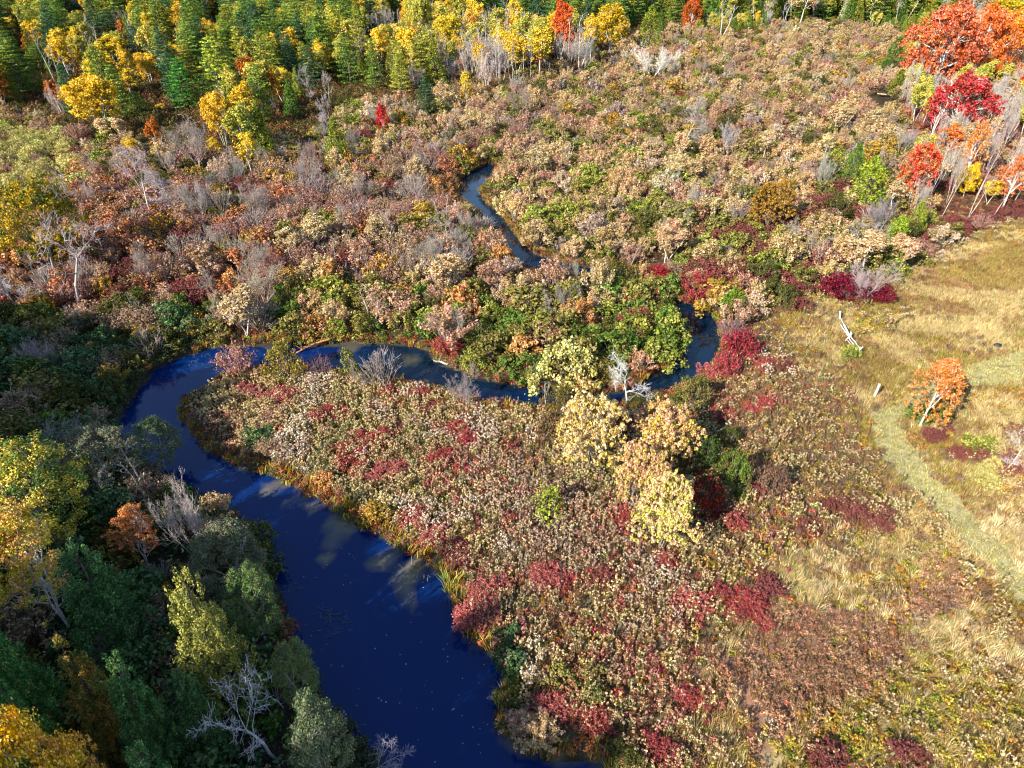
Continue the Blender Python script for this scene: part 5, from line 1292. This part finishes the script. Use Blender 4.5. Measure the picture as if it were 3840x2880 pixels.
for P in PATH: pth |= inside(P, X + (vnoise(X, Y, 1.0, 57) - .5) * 2.4, Y + (vnoise(X, Y, 1.0, 67) - .5) * 1.6)
cls[pth] = pickc(pth.sum(), [('path', .5), ('pathd', .5)])
# trodden lines through the tall growth
def near_line(pts, wd):
    d = np.full(n, 1e9)
    pw = [np.array(gpt(*p)) for p in pts]
    for a, b in zip(pw[:-1], pw[1:]):
        ab = b - a; t = np.clip(((X - a[0]) * ab[0] + (Y - a[1]) * ab[1]) / (ab @ ab), 0, 1)
        d = np.minimum(d, np.hypot(X - a[0] - t * ab[0], Y - a[1] - t * ab[1]))
    return d < wd
drop = near_line([(1560, 1395), (1600, 1480), (1640, 1580), (1680, 1680)], .38) | near_line([(1590, 1370), (1660, 1460), (1740, 1600)], .2) | near_line([(1740, 1290), (1830, 1340), (1900, 1400)], .18)
drop |= near_line([(2030, 1110), (2090, 1185), (2150, 1240), (2212, 1310)], .5) & ~pth
drop |= (vnoise(X, Y, 1.1, 59) < .13) & ~pth & ~gr
# nothing under the trunks of hand sited dense shrubs
k = ~drop
isf = np.array([c.startswith('fluff') for c in cls])
k1 = k & isf; k2 = k & ~isf
cover_points('goldenrod_meadow', 'pale fluffy seeding goldenrod covering the promontory and meadow', 'goldenrod', X[k1], Y[k1], cls[k1])
cover_points('meadow_grass', 'tan olive and brown grasses and weeds of the open meadow', 'grass', X[k2], Y[k2], cls[k2])
# finer second layer of grass
X, Y = jgrid(-20, 150, 14, 190, .6)
k = in_cone(X, Y, 1.1, 5) & inside(GRASS, X, Y); X, Y = X[k], Y[k]
k = river_sd(X, Y) > .3; X, Y = X[k], Y[k]
kk = np.ones(len(X), bool)
for P in PATH: kk &= ~inside(P, X, Y)
kk &= ~inside(RUST, X, Y); X, Y = X[kk], Y[kk]
q = vnoise(X, Y, 5, 61)
cls = np.where(q > .58, 'straw', np.where(q < .38, 'olive', np.where(RNG.random(len(X)) < .5, 'tan', 'brown'))).astype('U10')
cover_points('dry_grass', 'fine dry grass between the meadow weeds', 'grass', X, Y, cls)

# ------------------------------------------------------------------ brush floor of the thickets
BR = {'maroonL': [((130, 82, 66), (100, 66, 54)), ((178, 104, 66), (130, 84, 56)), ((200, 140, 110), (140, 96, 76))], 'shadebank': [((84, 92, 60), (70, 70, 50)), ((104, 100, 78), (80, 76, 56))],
 'limebank': [((140, 150, 62), (100, 106, 46)), ((170, 130, 90), (120, 90, 60)), ((150, 60, 58), (110, 50, 50))], 'rightmar': [((140, 60, 62), (100, 50, 50)), ((140, 130, 62), (104, 96, 48))],
 'willow': [((130, 62, 58), (150, 130, 70))], 'bankgrass': [((214, 204, 96), (190, 170, 80))], 'forestR': [((150, 92, 66), (110, 70, 54)), ((190, 150, 96), (130, 100, 66))],
 'mix': [((150, 128, 74), (112, 90, 54)), ((196, 164, 122), (140, 110, 80)), ((120, 84, 60), (92, 66, 48)), ((134, 132, 62), (94, 92, 44)), ((160, 110, 84), (116, 84, 66))]}
for i, (nm, lst) in enumerate(list(BR.items())):
    for j, (a, b) in enumerate(lst): COVERS['%s%d' % (nm[:7], j)] = ('brush', a, b, .85, .65, 1)
X, Y = jgrid(-200, 260, 16, 330, 1.5)
k = in_cone(X, Y, 1.06, 6); X, Y = X[k], Y[k]
zz = zone_of(X, Y)
k = ~inside(MEADOW, X, Y) & ~np.isin(zz, ['forestTop', 'forestL', 'edgeR', 'trunks']) & ((Y < 220) | (RNG.random(len(X)) < .6)); X, Y, zz = X[k], Y[k], zz[k]
k = river_sd(X, Y) > -.1; X, Y, zz = X[k], Y[k], zz[k]
cls = np.array(['%s%d' % ((z if z in BR else 'mix')[:7], int(qq * len(BR[z if z in BR else 'mix']) * .999)) for z, qq in zip(zz, RNG.random(len(X)))], dtype='U10')
cover_points('brush_floor', 'low tangled brush under the shrubs of the wetland', 'brush', X, Y, cls)
X, Y = jgrid(-84, 104, 20, 240, .62)
sb = river_sd(X, Y); k = (sb > -.25) & (sb < 1.5) & ~inside(MEADOW, X, Y) & in_cone(X, Y, 1.06, 4); X, Y = X[k], Y[k]
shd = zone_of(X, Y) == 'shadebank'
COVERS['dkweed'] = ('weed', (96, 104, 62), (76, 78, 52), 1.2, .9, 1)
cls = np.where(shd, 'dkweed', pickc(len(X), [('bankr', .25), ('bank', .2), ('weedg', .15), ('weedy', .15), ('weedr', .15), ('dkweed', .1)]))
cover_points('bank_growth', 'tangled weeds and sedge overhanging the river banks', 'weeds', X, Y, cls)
X, Y = jgrid(-420, 420, 150, 470, 3.0)
k = in_cone(X, Y, 1.06, 6); X, Y = X[k], Y[k]; zz = zone_of(X, Y)
k = np.isin(zz, ['forestTop', 'forestL', 'edgeR', 'trunks']); X, Y = X[k], Y[k]
COVERS['floor0'] = ('brush', (110, 104, 56), (80, 70, 44), 2.0, 1.2, 1); COVERS['floor1'] = ('brush', (150, 112, 66), (104, 76, 50), 2.0, 1.2, 1)
cover_points('forest_floor_brush', 'low brush on the forest floor', 'brush', X, Y, np.where(RNG.random(len(X)) < .6, 'floor0', 'floor1').astype('U10'))

# ------------------------------------------------------------------ reed tufts, water weeds, floating leaves
def single(name, me, X, Y, z, s, t1, t2, label, cat, group=None, rz=0):
    o = bpy.data.objects.new(name, me); COL.objects.link(o); o.location = (X, Y, z); o.scale = (s[0], s[0], s[1]); o.rotation_euler = (0, 0, rz)
    o['tint'] = C(*t1); o['tint2'] = C(*t2); o['label'] = label; o['category'] = cat
    if group: o['group'] = group
    return o
for u, v, s, lb in [(972, 1268, 1.5, 'larger green reed tuft standing at the edge of the deep water'), (996, 1306, 1.4, 'second green reed tuft just below the larger one'), (962, 1246, .8, 'small reed tuft above the larger one'), (1010, 1325, .8, 'small yellow reed tuft below the second one')]:
    x, y = gpt(u, v); single('reed_tuft', COVER[CIDX['reed_tuft'][0]], x, y, -.4, (s, s), (176, 180, 78), (120, 136, 54), lb, 'reeds', 'reed tufts at the river bank', rz=u)
g = Geo(); rr = np.random.default_rng(9)
for u, v, nn in [(903, 1222, 16), (888, 1232, 8), (912, 1246, 8)]:
    x, y = gpt(u, v)
    segs = []
    for _ in range(nn):
        b = np.array([x + rr.normal() * .35, y + rr.normal() * .35, -.4]); segs.append((b, b + np.array([rr.normal() * .2, rr.normal() * .2, .35 + .3 * rr.random()]), .03, .012))
    tubes(g, segs, 3)
o = bpy.data.objects.new('water_reeds', g.mesh('water_reeds', [M_TWIG])); COL.objects.link(o); o['kind'] = 'stuff'; o['label'] = 'broken yellow reed stubs standing in the silty shallow water'; o['category'] = 'reeds'
o['tint'] = C(236, 206, 130); o['tint2'] = C(200, 160, 90)

def flat_mat(name, c, rough=.7):
    m, t, o = nmat(name); p = N(t, 'ShaderNodeBsdfPrincipled'); p.inputs['Base Color'].default_value = c; p.inputs['Roughness'].default_value = rough; t.links.new(p.outputs[0], o.inputs[0]); return m
M_FLOAT = flat_mat('floating_leaf', (.26, .24, .18, 1))
pts = []
while len(pts) < 110:
    u, v = rr.uniform(300, 1300), rr.uniform(780, 1700)
    x, y = gpt(u, v, -.32)
    if river_sd(np.array([x]), np.array([y]))[0] < -.3 and (rr.random() < .35 or (u > 560 and rr.random() < .7)): pts.append((x, y))
V = []; 
for x, y in pts:
    s = .03 + .04 * rr.random(); a = rr.random() * TAU
    for q in range(5):
        V.append((x + math.cos(a + q * TAU / 5) * s * (.7 + .5 * rr.random()), y + math.sin(a + q * TAU / 5) * s, -.312 + .004 * rr.random()))
o = bpy.data.objects.new('floating_leaves', mk_mesh('floating_leaves', V, [np.arange(len(V)).reshape(-1, 5)], [M_FLOAT])); COL.objects.link(o)
o['kind'] = 'stuff'; o['label'] = 'small pale fallen leaves drifting on the dark river'; o['category'] = 'leaves'
# submerged branches just breaking the surface
g = Geo()
for u, v, rad, nn in [(730, 1342, 1.5, 46), (700, 1320, .8, 14), (632, 1268, .7, 14), (455, 770, 3.2, 60), (500, 1000, 1.8, 26), (1085, 1470, .8, 14)]:
    x, y = gpt(u, v); segs = []
    for _ in range(nn):
        a = rr.random() * TAU; r = rad * rr.random() ** .5
        p = np.array([x + math.cos(a) * r, y + math.sin(a) * r, -.34]); q = p + np.array([rr.normal() * .35, rr.normal() * .35, .05 + .1 * rr.random()])
        segs.append((p, q, .022, .01))
        for _ in range(2): segs.append((q, q + np.array([rr.normal() * .14, rr.normal() * .14, .03 * rr.normal()]), .014, .008))
    tubes(g, segs, 3)
o = bpy.data.objects.new('drowned_brush', g.mesh('drowned_brush', [M_TWIG])); COL.objects.link(o); o['kind'] = 'stuff'; o['label'] = 'tangles of drowned twigs breaking the river surface'; o['category'] = 'twigs'
o['tint'] = C(120, 132, 150); o['tint2'] = C(84, 92, 90)

# ------------------------------------------------------------------ logs
def log_mesh(pts, r0, r1, stubs=4, seed=0, sides=9):
    rg = np.random.default_rng(seed); g = Geo()
    pts = [np.array(p, float) for p in pts]; P = []
    for a, b in zip(pts[:-1], pts[1:]):
        for q in np.linspace(0, 1, 5)[:-1]: P.append(a + (b - a) * q + rg.normal(size=3) * .03)
    P.append(pts[-1]); n_ = len(P); segs = []
    for i in range(n_ - 1): segs.append((P[i], P[i + 1] , r0 + (r1 - r0) * i / n_, r0 + (r1 - r0) * (i + 1) / n_))
    for _ in range(stubs):
        i = rg.integers(1, n_ - 1); d = norm(rg.normal(size=3) + np.array([0, 0, .9])); segs.append((P[i], P[i] + d * (.4 + .9 * rg.random()), r1 * .6, r1 * .2))
    tubes(g, segs, sides); return g
def log_obj(name, uvz, r0, r1, tint, tint2, label, cat, stubs=4, seed=1):
    W = [(*gpt(u, v, z), z) for u, v, z in uvz]; c = np.array(W[0])
    g = log_mesh([np.array(w) - c for w in W], r0, r1, stubs, seed)
    o = bpy.data.objects.new(name, g.mesh(name, [M_TWIG])); COL.objects.link(o); o.location = c; o['tint'] = C(*tint); o['tint2'] = C(*tint2); o['label'] = label; o['category'] = cat
log_obj('fallen_trunk', [(712, 733, .9), (680, 742, .5), (655, 754, .1), (640, 762, -.3)], .17, .10, (206, 150, 96), (140, 84, 56), 'brown fallen trunk leaning across the narrow channel', 'fallen trunk')
log_obj('driftwood_log', [(968, 787, -.1), (950, 781, 0), (936, 779, -.25)], .14, .07, (230, 224, 216), (180, 170, 160), 'bleached driftwood log poking into the channel from the grassy bank', 'log', 6, 4)
log_obj('driftwood_log', [(882, 741, -.2), (900, 742, -.15)], .08, .05, (214, 206, 196), (160, 150, 140), 'thin pale log at the foot of the lime bank', 'log', 2, 5)
log_obj('driftwood_log', [(505, 742, -.2), (528, 738, -.1)], .07, .04, (190, 180, 176), (140, 130, 126), 'small grey log on the water under the rusty bank', 'log', 2, 6)
log_obj('fallen_trunk', [(1895, 202, .2), (1930, 206, .1)], .25, .15, (226, 210, 180), (170, 150, 120), 'pale trunk lying along the edge of the dark pond', 'fallen trunk', 4, 7)
log_obj('fallen_trunk', [(1800, 195, 1.2), (1822, 175, 2.6)], .2, .1, (206, 190, 170), (160, 146, 130), 'grey trunk leaning in the upper wetland brush', 'fallen trunk', 8, 8)

# ------------------------------------------------------------------ broken rail fence and posts
M_RAIL = bark_mat('weathered_rail', (.80, .77, .73), (.50, .46, .42), scale=9)
def beam(a, b, r, mat, seed):
    """a split rail: irregular five sided, slightly bowed"""
    rg = np.random.default_rng(seed); a = np.array(a, float); b = np.array(b, float); n_ = 7
    d = norm(b - a); up = np.array([0, 0, 1.]) if abs(d[2]) < .9 else np.array([1., 0, 0])
    s = norm(np.cross(d, up)); t = np.cross(s, d); sh = .8 + .4 * rg.random(6); V = []; L = np.linalg.norm(b - a)
    for i in range(n_):
        c = a + (b - a) * i / (n_ - 1) + t * math.sin(i / (n_ - 1) * math.pi) * L * .012 * rg.normal() 
        for q in range(6):
            an = q * TAU / 6; k = r * sh[q] * (1 + rg.normal() * .06)
            V.append(c + s * math.cos(an) * k + t * math.sin(an) * k * .8)
    Fq = [(i * 6 + q, i * 6 + (q + 1) % 6, i * 6 + 6 + (q + 1) % 6, i * 6 + 6 + q) for i in range(n_ - 1) for q in range(6)]
    caps = np.array([[5, 4, 3, 2, 1, 0], [(n_ - 1) * 6 + q for q in range(6)]])
    return mk_mesh('rail', V, [np.array(Fq), caps], [mat])
fx0, fy0 = gpt(1838, 722)
fence = bpy.data.objects.new('rail_fence', None); COL.objects.link(fence); fence.location = (fx0, fy0, 0)
fence['label'] = 'broken weathered rail fence lying in the meadow grass'; fence['category'] = 'fence'
def W3(u, v, z): x, y = gpt(u, v, z); return (x - fx0, y - fy0, z)
# fence.png coordinates: (u, v, height) end points of each rail and post
for i, (nm, a, b, r) in enumerate([
    ('post', (1814, 690, .0), (1815, 672, 1.35), .17), ('rail', (1816, 688, .95), (1824, 703, .9), .055), ('rail', (1815, 700, 1.0), (1836, 730, 1.0), .075),
    ('rail', (1823, 700, 1.1), (1834, 722, 1.15), .13), ('post', (1838, 733, 0), (1838, 717, 1.4), .12), ('rail', (1826, 736, .5), (1840, 721, 1.3), .07),
    ('rail', (1834, 722, 1.1), (1860, 755, 1.1), .08), ('rail', (1832, 728, .8), (1854, 757, .8), .07), ('rail', (1830, 734, .45), (1850, 760, .45), .05), ('rail', (1837, 727, 1.25), (1857, 752, 1.2), .06),
    ('post', (1857, 762, 0), (1858, 750, 1.15), .11), ('rail', (1856, 756, 1.15), (1864, 749, 1.2), .08)]):
    c = bpy.data.objects.new(nm, beam(W3(*a), W3(*b), r, M_RAIL, 90 + i)); c.parent = fence; COL.objects.link(c)
px, py = gpt(1888, 861)
me = beam((0, 0, -.1), (.05, .02, 2.2), .17, M_RAIL, 77)
o = bpy.data.objects.new('gate_post', me); COL.objects.link(o); o.location = (px, py, 0); o['label'] = 'lone bleached fence post standing where the mown paths meet'; o['category'] = 'post'
# field stones
def stone(seed, r):
    rg = np.random.default_rng(seed); V = []; Fq = []
    for i in range(5):
        for q in range(8):
            th = (i + .5) / 5 * math.pi * .55; k = r * (1 + rg.normal() * .1)
            V.append((math.sin(th) * math.cos(q * TAU / 8) * k, math.sin(th) * math.sin(q * TAU / 8) * k * .7, math.cos(th) * k * .6))
    for i in range(4):
        for q in range(8): Fq.append((i * 8 + q, i * 8 + (q + 1) % 8, i * 8 + 8 + (q + 1) % 8, i * 8 + 8 + q))
    return mk_mesh('stone', V, [np.array(Fq), np.array([[7, 6, 5, 4, 3, 2, 1, 0]])], [M_STONE])
M_STONE = bark_mat('dark_stone', (.045, .045, .05), (.02, .02, .022), scale=3)
for u, v, r, lb in [(2153, 750, .55, 'dark flat stone lying in the pale meadow grass'), (1998, 812, .32, 'small dark stone left of the lone orange tree')]:
    x, y = gpt(u, v); o = bpy.data.objects.new('field_stone', stone(int(u), r)); COL.objects.link(o); o.location = (x, y, .28); o['label'] = lb; o['category'] = 'stone'
print('objects', len(SC.objects))
